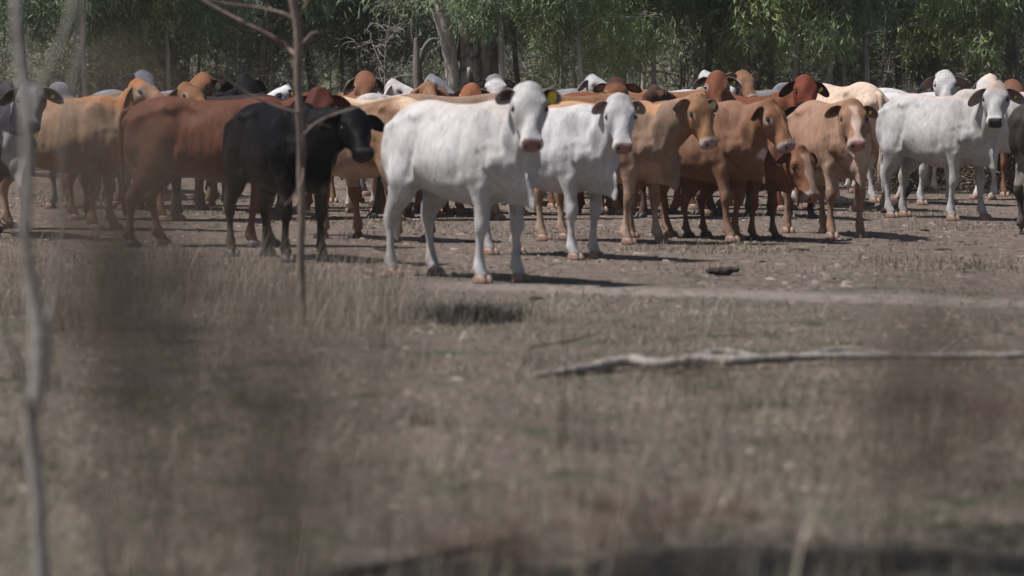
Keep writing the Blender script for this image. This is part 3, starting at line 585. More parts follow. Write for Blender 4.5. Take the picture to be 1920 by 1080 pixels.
def leaves_np(P, rng, length, width, hang=1.0, bend=.2, along=None):
    """narrow pointed leaves hanging from points P: a folded strip of two quads each"""
    n = len(P); d = rng.normal(size=(n, 3))
    if along is not None: d = along + .42 * d
    else: d[:, 2] = -abs(d[:, 2]) * .6 - hang * rng.uniform(.3, 1.5, n)
    d /= np.linalg.norm(d, axis=1)[:, None]
    s = np.cross(d, rng.normal(size=(n, 3))); s /= np.linalg.norm(s, axis=1)[:, None]; L = (length * rng.uniform(.6, 1.35, n))[:, None]; W = (width * rng.uniform(.7, 1.3, n))[:, None] * .5
    nn = np.cross(d, s); c = nn * L * bend
    V = np.stack([P, P + d * L * .45 - s * W + c * .5, P + d * L * .45 + s * W + c * .5, P + d * L], 1)
    V = V[:, [0, 1, 3, 2]]
    return V.reshape(-1, 3), np.arange(n * 4).reshape(-1, 4)
def limb(rng, p, d, length, r, wander=.25, up=.05, k=7):
    pts = [np.array(p, float)]; d = nrm(d)
    for i in range(k):
        d = nrm(d + rng.normal(size=3) * wander / k * 2 + np.array((0, 0, up))); pts.append(pts[-1] + d * length / k)
    pts = np.array(pts); return pts, np.linspace(r, max(r * .25, .004), k + 1)
def tree_proto(seed, H, r, crown0, spread, nb, tips, per, leaf, barkm, leaflen=.13, leafw=.022, lean=0., droop=.5, open_=.0):
    """meshes (wood, leaves) of one tree: tapered trunk, limbs, twigs, hanging leaves in clumps"""
    rng = np.random.default_rng(seed); W = MB(); tp, tr_ = limb(rng, (0, 0, -.1), (lean, 0, 1), H, r, .28, .06, 12)
    W.rings(tube_rings(tp, tr_, n=9)); T = []
    for i in range(nb):
        f = crown0 + (1 - crown0) * ((i + rng.random()) / nb) ** .9; j = min(int(f * 12), 11); base = tp[j] + (tp[j + 1] - tp[j]) * (f * 12 - j)
        a = rng.uniform(0, 2 * math.pi); el = rng.uniform(.15, .9); ln = spread * (1.15 - .75 * f) * rng.uniform(.6, 1.25)
        bp, br = limb(rng, base, (math.cos(a) * math.cos(el), math.sin(a) * math.cos(el), math.sin(el)), ln, tr_[j] * .42 + .004, .5, -.02)
        W.rings(tube_rings(bp, br, n=6))
        for t in range(tips):
            q = bp[rng.integers(3, 8)]; a2 = rng.uniform(0, 2 * math.pi)
            sp_, sr = limb(rng, q, (math.cos(a2), math.sin(a2), rng.uniform(-.5, .6)), rng.uniform(.25, .6) * min(1.5, spread * .5), .008, .6, -.08, 4)
            W.rings(tube_rings(sp_, sr, n=4)); T.append(sp_[-1]); T.append(sp_[2])
    T = np.array(T); ns = 3; TT = np.repeat(T, ns, 0) + rng.normal(size=(len(T) * ns, 3)) * .11; sd_ = rng.normal(size=(len(TT), 3)) * (.45, .45, .2) + (0, 0, -droop); sd_ /= np.linalg.norm(sd_, axis=1)[:, None]
    k = rng.integers(0, len(TT), len(T) * per); t = rng.random(len(k)) ** .8 * (.22 + .30 * droop)
    P = TT[k] + sd_[k] * t[:, None] + rng.normal(size=(len(k), 3)) * .045
    V, F = leaves_np(P, rng, leaflen, leafw, 1.0, .2, sd_[k])
    crown_m = mesh_np('crown', V, F, leaf, smooth=False); wood = W.build('trunk', barkm)
    return wood, crown_m
PROTOS = {}
def place_tree(kind, x, y, rz, s, label, group='young gum trees of the woodland edge', cat='tree', name='gum_tree', sz=None):
    if kind not in PROTOS: PROTOS[kind] = tree_proto(*TREES[kind]); first = True
    else: first = False
    w_, c_ = PROTOS[kind]
    root = empty(name, (x, y, 0), rz, label, cat, group); root.scale = (s, s, sz or s)
    for o in (w_, c_):
        q = o if first else link(o.copy())
        q.parent = root
    return root
#           seed  H    r    crown0 spread nb tips per  leaf    bark   leaflen width lean droop
TREES = {
 'gum':     (11, 6.2, .065, .38, 2.0, 30, 7, 62, LEAF_G, BARK_G, .135, .023, .05, .9),
 'young':   (12, 4.8, .046, .44, 1.5, 24, 7, 56, LEAF_Y, BARK_P, .125, .022, .02, .8),
 'dark':    (13, 5.6, .065, .40, 2.2, 28, 7, 56, LEAF_D, BARK_D, .14, .024, .10, .6),
 'olive':   (14, 4.8, .034, .36, 1.6, 24, 6, 50, LEAF_O, BARK_P, .11, .021, .06, .4),
 'pole':    (15, 6.6, .058, .42, 1.6, 26, 7, 60, LEAF_G, BARK_P, .135, .023, .03, 1.0),
 'scrub':   (16, 2.2, .022, .05, 1.1, 20, 5, 26, LEAF_O, TWIG, .08, .018, .2, .3),
 'bare':    (17, 3.6, .030, .16, 1.2, 24, 5, 3, LEAF_O, TWIG, .08, .018, .10, .2),
 'brush':   (18, 1.0, .016, .0, .75, 30, 6, 26, LEAF_B, TWIG, .06, .012, .3, .1),
}
# ------------------------------------------------------------------ the woodland behind the herd
LOOK = {'gum': 'grey barked gum with hanging green leaves', 'young': 'slender young gum with yellowish green leaves', 'dark': 'dark leaved wattle with a black trunk', 'olive': 'dull olive scrub tree',
        'pole': 'tall thin pale pole gum', 'scrub': 'low olive bush', 'bare': 'dead grey sapling with bare twigs', 'brush': 'low brown dry bush'}
rng = np.random.default_rng(5)
# trees one can tell apart in the photograph: kind, pixel column, distance, scale, label
FRONT = [('gum', 975, 69, .95, 'leafy green gum whose hanging sprays cross the top of the thick old trunk', .9),
 ('young', 1235, 69, 1.1, 'yellow green gum to the left of the straight black trunk', 2.9),
 ('young', 1480, 69, 1.2, 'light green gum filling the gap behind the small black cow', 4.2),
 ('gum', 1330, 70, 1.1, 'green gum above the red brown face with pale eye rings', 3.3),
 ('pole', 955, 65.5, .95, 'thin pale gum rising straight behind the black and white face, green leaves high up', 0.3),
 ('young', 1100, 65.0, 1.0, 'young yellow green gum with a thin pale trunk, standing over the far grey head', 1.2),
 ('pole', 1162, 70.5, 1.0, 'pale pole gum right of the yellow green young gum', 2.0),
 ('dark', 1085, 83.0, 1.0, 'black trunked wattle close behind the yellow green young gum', 4.0),
 ('dark', 1252, 80.0, 1.05, 'dark wattle with a straight black trunk behind the orange backs', 1.0),
 ('dark', 735, 79.0, .9, 'dark wattle leaning left of the forked grey stub', 3.6),
 ('olive', 700, 76.0, .9, 'olive scrub tree behind the orange red face', .5),
 ('dark', 590, 78.0, 1.0, 'dark tree right behind the thin foreground sapling', 2.2),
 ('gum', 660, 76.0, 1.0, 'gum with pale trunk between the sapling and the forked stub', 4.4),
 ('gum', 480, 74.0, 1.0, 'gum behind the raised black head', 5.2),
 ('olive', 405, 77.0, 1.1, 'olive scrub tree over the round pale ear tag', 3.0),
 ('bare', 440, 73.0, .9, 'dead grey sapling behind the raised black head', .2),
 ('bare', 205, 72.0, .8, 'dead spreading grey sapling over the blue grey hips', 1.7),
 ('gum', 250, 73.0, 1.05, 'dark green gum above the slate grey cow', .9),
 ('gum', 60, 72.0, 1.0, 'gum above the grey cow at the left edge', 1.9),
 ('olive', 150, 76.0, 1.0, 'olive scrub tree above the two grey humps', 4.1),
 ('young', 330, 73.0, 1.1, 'yellowish gum above the flat black back', 2.7),
 ('pole', 1560, 68.5, 1.0, 'thin pale pole gum above the white back beside the cream hips', 5.0),
 ('pole', 1632, 69.5, .95, 'thin pale pole gum above the cream hips', .8),
 ('gum', 1500, 75.0, 1.0, 'green gum above the dark red head', 3.3),
 ('gum', 1690, 74.0, 1.1, 'green gum left of the raised white head with black rimmed ears', 1.1),
 ('young', 1410, 70.0, .95, 'yellow green gum above the far orange face', 2.4),
 ('young', 1800, 73.0, 1.1, 'yellow green gum right of the raised white head', 3.9),
 ('olive', 1345, 75.0, .95, 'olive scrub tree above the far white head', 5.5),
 ('olive', 1745, 76.0, .85, 'olive scrub tree straight above the raised white head', 2.6),
 ('bare', 1780, 74.0, .85, 'dead grey sapling above the off-white cow', 4.8),
 ('bare', 1290, 74.0, .8, 'dead grey sapling above the orange rump', 3.0),
 ('bare', 1030, 75.0, .75, 'dead forked sapling above the head of the large white cow', 5.9),
 ('bare', 1540, 74.0, .8, 'dead grey sapling between the dark red head and the thin pole gum', .6),
 ('bare', 1870, 75.0, .9, 'dead grey sapling at the right edge above the pale cow', 1.3),
 ('bare', 560, 74.0, .7, 'dead grey sapling just behind the thin foreground sapling', 2.1),
 ('gum', 1905, 73.0, 1.0, 'green gum at the right edge of the picture', .3)]
for kind, px, D, s, lab, rz in FRONT:
    place_tree(kind, xat(px, D * K), D * K, rz, s, lab)
for i in range(34):
    D = rng.uniform(71, 79); px = -80 + 2080 * (i + rng.random()) / 34
    if 790 < px < 950: D = 84
    place_tree('bare', xat(px, D * K), D * K, rng.uniform(0, 6.28), rng.uniform(.6, .95), 'thin grey leafless sapling in the understorey between the gums', group='thin grey leafless saplings between the gums')
for px, D, s_ in ((1210, 76, .9), (1308, 78, 1.0), (1368, 75, .85), (1455, 77, .95), (1590, 73, .85), (1655, 79, 1.0), (1725, 76, .9), (1835, 77, .95), (1880, 80, 1.0), (1020, 78, .9), (640, 78, .95), (520, 76, .9), (365, 79, .9), (290, 77, .85), (110, 78, .95)):
    place_tree('pole', xat(px, D * K), D * K, px * .7, s_, 'slim pale trunked pole gum standing among the others of the woodland edge', group='slim pale pole gums of the woodland edge')
# the rows behind them
n = 0
for row, (y0, y1, cnt) in enumerate(((81, 90, 11), (90, 102, 15), (102, 120, 20), (120, 140, 26), (66, 72, 0))):
    for i in range(cnt):
        y = rng.uniform(y0, y1); hw = y * .15 + 3; x = -hw + 2 * hw * (i + rng.uniform(.1, .9)) / cnt
        kind = rng.choice(['gum', 'dark', 'olive', 'young', 'pole', 'bare'], p=[.32, .16, .14, .14, .16, .08])
        place_tree(kind, x, y * K, rng.uniform(0, 6.28), rng.uniform(.85, 1.25) * (1.1 if row > 1 else 1), LOOK[kind] + ', one of the crowded trees deep in the woodland', group='crowded trees deep in the woodland: ' + kind)
for i in range(34):
    D = rng.uniform(73, 84); px = rng.uniform(-60, 1980)
    if 790 < px < 960: D = 86
    place_tree('scrub', xat(px, D * K), D * K, rng.uniform(0, 6.28), rng.uniform(.7, 1.15), 'low olive bush in the undergrowth along the woodland edge', group='low olive bushes along the woodland edge', cat='bush', name='bush')
for i, (px, D, s) in enumerate(((1648, 62, 1.1), (1625, 66, 1.0), (1665, 67, 1.2), (1900, 61, 1.3), (1875, 64, 1.1), (1800, 63, 1.2), (1760, 66, 1.3), (1720, 65, 1.1), (1840, 67, 1.2), (1690, 63, .9), (1550, 69, .9), (700, 68, .8), (760, 67, .8), (1200, 70, .9))):
    place_tree('brush', xat(px, D * K), D * K, i * 1.3, s, 'low brown dry bush on the bare ground just behind the herd', group='brown dry bushes behind the herd', cat='bush', name='dry_bush')
# deep forest behind: nobody could count it
Pn = 60000; P = np.stack([rng.uniform(-62, 62, Pn), rng.uniform(106, 145, Pn), 13 * rng.random(Pn) ** 1.15 + .2], 1)
V, F = leaves_np(P, rng, .75, .30, .5)
tag(mesh_np('far_woodland', V, F, LEAF_O, smooth=False), 'dark green woodland closing off the view behind the trees', 'woodland', kind='stuff')

# the big old trunk with flaking bark and its leaning pale limb
def big_tree():
    D = 68.5 * K; x = xat(884, D); root = empty('old_gum_tree', (x, D, 0), 0, 'thick old gum trunk with dark flaking bark and a pale limb leaning left', 'tree')
    rg = np.random.default_rng(8); th = np.linspace(0, 2 * np.pi, 40, endpoint=False); rr = []
    for i, z in enumerate(np.linspace(-.1, 9, 60)):
        r = .335 + .20 * math.exp(-z / .45) - .014 * z; cx = .03 * z + .05 * math.sin(z * .8)
        q = r * (1 + .06 * np.sin(5 * th + z * .7) + .05 * np.sin(11 * th - z * 1.3) + .035 * rg.normal(size=40))
        rr.append(np.stack([cx + q * np.cos(th), q * np.sin(th), np.full(40, z)], 1))
    m_ = MB(); m_.rings(rr); m_.build('trunk', BARK_F, root)
    L = smooth_path([(-.30, -.15, .0, .15), (-.33, -.22, .8, .135), (-.30, -.24, 1.6, .125), (-.36, -.25, 2.15, .115), (-.52, -.22, 2.75, .12), (-.72, -.2, 3.5, .11), (-1.0, -.1, 4.6, .095), (-1.3, 0, 6.2, .06), (-1.5, .1, 7.6, .03)], 5)
    m_ = MB(); m_.rings(tube_rings(L[:, :3], L[:, 3] * (1 + .08 * rg.normal(size=len(L))), n=16)); m_.build('limb', BARK_P, root)
    pk = smooth_path([(-.02, -.30, 2.2, .12), (-.16, -.34, 2.9, .11), (-.12, -.3, 3.8, .10), (.1, -.2, 5.2, .08)], 4); m_ = MB(); m_.rings(tube_rings(pk[:, :3], pk[:, 3], n=12)); m_.build('limb', BARK_F, root)
    # peeling slabs of bark
    m_ = MB()
    for i in range(60):
        a = rg.uniform(math.pi, 2 * math.pi); z = rg.uniform(.3, 4.0); r = .335 + .20 * math.exp(-z / .45) - .014 * z + .01; h_ = rg.uniform(.08, .30); w_ = rg.uniform(.03, .09); cx = .03 * z + .05 * math.sin(z * .8)
        c0 = np.array((cx + r * math.cos(a), r * math.sin(a), z)); out = np.array((math.cos(a), math.sin(a), 0)); tn = np.array((-math.sin(a), math.cos(a), 0))
        pts = [c0 + tn * (w_ * sx) + np.array((0, 0, sz_ * h_)) + out * (o_ + (.03 if sz_ < 0 else 0)) for sx, sz_, o_ in ((-1, -1, .0), (1, -.8, .01), (.8, 1, .0), (-.7, .9, .0), (-1, -1, .03), (1, -.8, .035), (.8, 1, .02), (-.7, .9, .02))]
        m_.add(pts, [(0, 1, 2, 3), (4, 7, 6, 5), (0, 4, 5, 1), (1, 5, 6, 2), (2, 6, 7, 3), (3, 7, 4, 0)])
    m_.build('peeling_bark', BARK_F, root, smooth=False)
    T = []; W = MB()
    for i in range(26):
        z = rg.uniform(3.2, 9); a = rg.uniform(0, 6.28); bp, br = limb(rg, (.03 * z, 0, z) if i % 2 else L[20 + (i % 18), :3], (math.cos(a), math.sin(a), rg.uniform(-.1, .6)), rg.uniform(1.4, 3), .05, .5, -.02); W.rings(tube_rings(bp, br, n=6)); T += list(bp[3:])
    W.build('branches', BARK_G, root); T = np.array(T); k = rg.integers(0, len(T), 14000); V, F = leaves_np(T[k] + rg.normal(size=(14000, 3)) * .3, rg, .16, .026); mesh_np('crown', V, F, LEAF_G, root, smooth=False)
big_tree()
def stub(px, D, pts, label, m_=BARK_G, name='dead_stub', side=()):
    D *= K; root = empty(name, (xat(px, D), D, 0), 0, label, 'dead tree'); q = MB(); P = smooth_path(pts, 5); q.rings(tube_rings(P[:, :3], P[:, 3], n=12)); q.build('trunk', m_, root)
    for s_ in side:
        q = MB(); P = smooth_path(s_, 5); q.rings(tube_rings(P[:, :3], P[:, 3], n=8)); q.build('branch', m_, root)
stub(786, 70, [(0, 0, -.1, .12), (.0, 0, .9, .095), (-.01, 0, 1.5, .085), (-.03, 0, 1.9, .075), (-.04, 0, 2.15, .05), (-.05, 0, 2.3, .03)], 'short dead grey trunk with a hooked branch, left of the thick old gum', BARK_G, side=([(0, 0, 1.85, .04), (.07, -.05, 2.1, .035), (.17, -.06, 2.25, .03), (.30, -.05, 2.28, .022), (.34, -.05, 2.24, .012)], [(-.05, 0, 2.1, .02), (-.12, 0, 2.4, .015), (-.10, 0, 2.7, .008)]))
stub(160, 71, [(0, 0, -.1, .06), (.02, 0, 1.2, .05), (-.02, 0, 2.2, .045), (.02, 0, 3.6, .03)], 'slim dead trunk with flecked pale bark above the grey humps', BARK_P)
# ------------------------------------------------------------------ grass, litter, fallen wood
rng = np.random.default_rng(21)
def blades(name, P, H, Wd, C, label, lean=.5):
    n = len(P); a = rng.uniform(0, 6.28, n); d = np.stack([np.cos(a), np.sin(a), np.zeros(n)], 1); s = np.stack([-np.sin(a + .6), np.cos(a + .6), np.zeros(n)], 1)
    ln = (H * lean * rng.uniform(0, 1, n))[:, None]; Hh = H[:, None] * np.array((0, 0, 1.)); w_ = (Wd * .5)[:, None]
    V = np.stack([P - s * w_, P + s * w_, P + Hh * .55 + d * ln * .35 + s * w_ * .8, P + Hh * .55 + d * ln * .35 - s * w_ * .8, P + Hh + d * ln + s * w_ * .15, P + Hh + d * ln - s * w_ * .15], 1).reshape(-1, 3)
    i = np.arange(n)[:, None] * 6; F = np.vstack([i + np.array((0, 1, 2, 3)), i + np.array((3, 2, 4, 5))])
    return tag(mesh_np(name, V, F, BLADE, smooth=False, col=np.repeat(C, 6, 0)), label, 'grass', kind='stuff')
STRAW = np.array([(.46, .395, .295), (.37, .322, .250), (.255, .228, .18), (.58, .51, .395), (.175, .185, .115), (.21, .215, .145), (.17, .14, .115)])
def vnoise(x, y, s, seed=0):
    r = np.random.default_rng(seed); o = 0
    for k in range(5):
        a = r.uniform(0, 6.28); f = s * (1 + .7 * k); o = o + np.sin(x * f * math.cos(a) + y * f * math.sin(a) + r.uniform(0, 6.28)) / (1 + .5 * k)
    return o
def scatter(n, y0, y1, pad=.8, pw=1.0):
    y = y0 + (y1 - y0) * rng.random(n) ** pw; x = rng.uniform(-1, 1, n) * (y * .128 + pad); return x, y * K
def pick(x, y, probs):
    c = STRAW[rng.choice(len(STRAW), len(x), p=probs)] * rng.uniform(.6, 1.15, (len(x), 1)) * (.98 * np.clip(1 + .36 * vnoise(x, y, 2.6, 7) + .24 * vnoise(x, y, 8.5, 8), .3, 1.9))[:, None]; return c
# short foreground grass
x, y = scatter(120000, 11.0, 31.0, pw=1.1); v = vnoise(x, y, 1.7, 1); k = rng.random(len(x)) < np.clip(.40 + .42 * v + .25 * vnoise(x, y, 6.0, 11), .05, 1); x, y, v = x[k], y[k], v[k]
g = np.clip(vnoise(x, y, 1.1, 2) * .5, 0, 1); c = pick(x, y, [.18, .24, .22, .06, .06, .10, .14]); gc = STRAW[rng.choice([4, 5], len(x))] * (.85, 1.05, .8); m_ = (rng.random(len(x)) < np.clip(vnoise(x, y, 4.2, 15) * .55 + .06, 0, .7))[:, None]; c = np.where(m_, gc, c)
blades('short_grass', np.stack([x, y, np.zeros(len(x))], 1), rng.gamma(2.5, .0055, len(x)) + .004, rng.uniform(.0025, .006, len(x)), c, 'short dry grass with green patches over the foreground', .9)
# sparse grass among the herd
x, y = scatter(60000, 31.0, 66.0); v = vnoise(x, y, 1.1, 3); k = (rng.random(len(x)) < np.clip(.1 + .55 * v, .02, 1)) & (abs(y / K + .66 * x - 32.75) > .9); x, y = x[k], y[k]
blades('sparse_grass', np.stack([x, y, np.zeros(len(x))], 1), rng.gamma(3, .010, len(x)) + .006, rng.uniform(.004, .009, len(x)), pick(x, y, [.12, .2, .2, .04, .20, .16, .08]) * .85, 'thin grass growing in patches on the bare dirt under the herd', .9)
# clods, bark crumbs and leaf litter on the trampled dirt
def litter(n, y0, y1, size, cols, name, label):
    x, y = scatter(n, y0, y1); k = (rng.random(n) < np.clip(.5 + .35 * vnoise(x, y, 1.9, 31), .08, 1)) & (abs(y / K + .66 * x - 32.75) > .7); x, y = x[k], y[k]; n = len(x); sz = size * np.minimum(rng.gamma(2, .5, n), 2.2)
    a = rng.uniform(0, 6.28, n); el = rng.uniform(.4, 2.2, n); V = []
    for (u, v_, h_) in ((-1, -.6, 0), (1, -.5, 0), (.9, .6, 0), (-.8, .7, 0), (-.5, -.3, 1), (.6, -.2, .8), (.5, .4, 1), (-.4, .3, .7)):
        ju = u + rng.normal(size=n) * .2; jv = v_ + rng.normal(size=n) * .2
        V.append(np.stack([x + sz * (ju * np.cos(a) * el - jv * np.sin(a)), y + sz * (ju * np.sin(a) * el + jv * np.cos(a)), sz * h_ * .55 - .001], 1))
    V = np.stack(V, 1).reshape(-1, 3); i = np.arange(n)[:, None] * 8; F = np.vstack([i + np.array(f) for f in ((4, 5, 6, 7), (0, 1, 5, 4), (1, 2, 6, 5), (2, 3, 7, 6), (3, 0, 4, 7))])
    c = np.array(cols)[rng.integers(0, len(cols), n)] * rng.uniform(.7, 1.2, (n, 1)); return tag(mesh_np(name, V, F, BLADE, smooth=False, col=np.repeat(c, 8, 0)), label, 'ground litter', kind='stuff')
litter(26000, 31, 66, .014, [(.20, .165, .14), (.25, .21, .18), (.12, .098, .082), (.31, .265, .225), (.15, .11, .085)], 'dirt_clods', 'small clods, bark crumbs and dry leaves strewn over the trampled dirt')
litter(9000, 11, 31, .009, [(.22, .17, .13), (.30, .25, .19), (.14, .10, .08), (.36, .31, .25)], 'leaf_litter', 'dry leaves and bark crumbs lying among the foreground grass')
# taller straw tufts in the foreground
def tufts(n, xy, per, h, wd, probs, name, label, r=.05, lean=.7):
    P = []; Hs = []
    for (tx, ty) in xy:
        q = rng.normal(size=(per, 2)) * r; P.append(np.stack([tx + q[:, 0], ty + q[:, 1], np.zeros(per)], 1)); Hs.append(h * rng.uniform(.35, 1.2, per) * rng.uniform(.6, 1.2))
    P = np.vstack(P); Hs = np.concatenate(Hs)
    return blades(name, P, Hs, rng.uniform(*wd, len(P)), pick(P[:, 0], P[:, 1], probs), label, lean)
x, y = scatter(420, 11.5, 30, .4)
tufts(0, zip(x, y), 26, .13, (.002, .0042), [.34, .2, .1, .22, .04, .05, .05], 'straw_tufts', 'scattered straw coloured grass tufts in the foreground', .045)
x, y = scatter(110, 11.5, 19, .3)
tufts(0, zip(x, y), 12, .42, (.002, .004), [.34, .2, .1, .26, .0, .0, .1], 'long_grass_stems', 'long pale grass stems leaning in the nearest foreground', .05, .45)
# the stand of tall dry grass at the left
xy = []
for i in range(720):
    yy = rng.uniform(26.5, 37.5); lo = -(yy * .122 + .5); hi = -.75 - (rng.random() ** 1.6) * 2.6 + .5 * math.sin(yy); 
    if yy > 33.5 and rng.random() < .55: continue
    xx = rng.uniform(lo, -.68) if rng.random() < .6 else hi
    if xx > -.78 and (yy > 29 or rng.random() < .7): continue
    if rng.random() < np.clip(.6 + .5 * math.sin(xx * 3.1 + yy * 1.3) , .15, 1): xy.append((xx, yy * K))
tufts(0, xy, 18, .30, (.0015, .0036), [.26, .30, .24, .10, .01, .01, .08], 'tall_dry_grass', 'stand of fine tall dry grass at the left between the camera and the red cow', .12, .8)
xy = [(xat(rng.normal(880, 48), 28.2 * K), 28.2 * K + rng.normal() * .26) for i in range(44)]
P_, = [np.array(xy)]
Hs = []; Q = []
for tx, ty in xy:
    q = rng.normal(size=(26, 2)) * .06; Q.append(np.stack([tx + q[:, 0], ty + q[:, 1], np.zeros(26)], 1)); Hs.append(rng.uniform(.03, .14, 26))
Q = np.vstack(Q); tag(blades('dark_ground_cover', Q, np.concatenate(Hs), rng.uniform(.004, .009, len(Q)), np.tile((.055, .052, .044), (len(Q), 1)) * rng.uniform(.6, 1.5, (len(Q), 1)), 'patch of dark low ground cover in front of the large white cow', 1.2), cat='ground cover')

xy = [(xat(1190 + rng.normal() * 130, 15.6 * K) , (15.2 - .9 * rng.normal() * .5) * K) for i in range(26)] + [(xat(920 + rng.normal() * 70, 13.9 * K), (14.1 + .3 * rng.normal()) * K) for i in range(24)] + [(xat(1780 + rng.normal() * 90, 20 * K), (20.3 + rng.normal() * .6) * K) for i in range(20)]
Q = np.vstack([np.stack([tx + rng.normal(size=30) * .05, ty + rng.normal(size=30) * .06, np.zeros(30)], 1) for tx, ty in xy])
blades('brown_ground_cover', Q, rng.uniform(.02, .09, len(Q)), rng.uniform(.003, .007, len(Q)), np.tile((.20, .145, .115), (len(Q), 1)) * rng.uniform(.6, 1.5, (len(Q), 1)), 'reddish brown dry ground cover in low patches of the foreground', 1.3)

def wood(name, pts, m_, label, cat, n=14, rough=.10, side=(), group=None):
    r = np.random.default_rng(len(label)); P = smooth_path(pts, 6); root = empty(name, tuple(P[0, :3]), 0, label, cat, group)
    Q = P.copy(); Q[:, :3] -= P[0, :3]; q = MB(); rad = Q[:, 3] * (1 + rough * r.normal(size=len(Q))); q.rings(tube_rings(Q[:, :3], rad, rad * .9, n=n)); q.build('stem', m_, root)
    for s_ in side:
        B_ = smooth_path(s_, 5); B_[:, :3] -= P[0, :3]; q = MB(); q.rings(tube_rings(B_[:, :3], B_[:, 3], n=8)); q.build('branch', m_, root)
    return root
def pt(px, py, z, r): v = at(px, py); return (v.x, v.y, z, r)
LOGM = bark('weathered_log_wood', (.15, .13, .118), (.40, .37, .345), 16, 1.0)
wood('fallen_branch', [pt(1002, 712, .02, 0.0111), pt(1060, 708, .03, 0.0221), pt(1120, 702, .04, 0.0310), pt(1180, 694, .05, 0.0354), pt(1240, 699, .045, 0.0332), pt(1310, 692, .05, 0.0376), pt(1380, 694, .05, 0.0332), pt(1450, 690, .05, 0.0299),
      pt(1540, 686, .05, 0.0266), pt(1640, 685, .05, 0.0244), pt(1760, 685, .05, 0.0221), pt(1880, 685, .05, 0.0199), pt(2000, 680, .05, 0.0177), pt(2100, 676, .05, 0.0133)], LOGM, 'long crooked weathered branch lying on the grass at the right', 'branch', 18, .16,
     side=([pt(1290, 692, .05, .020), pt(1350, 686, .075, .020), pt(1420, 689, .06, .014), pt(1460, 690, .04, .008)], [pt(1500, 688, .05, .014), pt(1580, 680, .075, .012), pt(1680, 683, .06, .007)], [pt(1760, 685, .05, .010), pt(1800, 676, .12, .006), pt(1830, 670, .16, .003)]))
wood('dry_stick', [pt(995, 655, .01, .005), pt(1040, 648, .012, .006), pt(1080, 640, .012, .005), pt(1120, 628, .012, .003)], BARK_D, 'thin dark stick on the grass left of the long crooked branch', 'stick')
wood('dry_stick', [pt(600, 1100, .02, .018), pt(760, 1078, .03, .016), pt(860, 1058, .035, .013), pt(940, 1045, .04, .010), pt(1000, 1036, .04, .006)], TWIG_D, 'dark blurred stick at the bottom edge of the picture', 'stick')
wood('fallen_log', [pt(1440, 372, .12, .06), pt(1480, 378, .09, .08), pt(1530, 382, .07, .08), pt(1600, 386, .05, .05), pt(1640, 387, .03, .02)], BARK_F, 'grey log lying on the bare dirt behind the calf', 'log', side=([pt(1480, 378, .12, .03), pt(1500, 372, .35, .02), pt(1505, 370, .5, .01)],))
wood('fallen_log', [pt(1655, 404, .05, .03), pt(1680, 398, .10, .05), pt(1700, 396, .22, .04), pt(1712, 392, .34, .02)], TWIG_D, 'dark broken branch on the dirt left of the hind feet of the off-white cow', 'log')
# charred lump on the track
r = np.random.default_rng(3); c0 = at(1354, 516); root = empty('charred_stump', tuple(c0), 0, 'black charred stump remnant on the grass beyond the sandy track', 'stump')
for (dx, dz, rx, rz_, nm) in ((0, .02, .085, .040, 'stump'), (-.05, .035, .08, .022, 'bark_shelf'), (.07, .045, .07, .020, 'bark_shelf')):
    q = MB(); Rg = ellipsoid_rings((dx, 0, dz), (rx, rx * .8, rz_), k=10, n=16); Rg += r.normal(size=Rg.shape) * .007; Rg[..., 2] = np.maximum(Rg[..., 2], -.004); q.rings(Rg); q.build(nm, TWIG_D, root)
# dung pats and bark litter on the dirt
DUNG = simple('dry_dung', (.045, .036, .028), .3, 30, .9, .1, .6, .01)
for i, (px, py) in enumerate(((1005, 562), (720, 470), (1500, 470), (1735, 433), (880, 455), (1770, 470))):
    c0 = at(px, py); q = MB(); Rg = ellipsoid_rings((0, 0, .008), (.05 + .02 * (i % 3), .05, .018), k=8, n=14); Rg[:, :, :2] *= 1 + .08 * np.sin(np.arange(14) * 1.9 + i)[None, :, None]; q.rings(Rg)
    o = q.build('dung_pat', DUNG); o.location = c0; tag(o, 'dry flat dung pat on the trampled ground', 'dung', 'dung pats on the trampled ground')

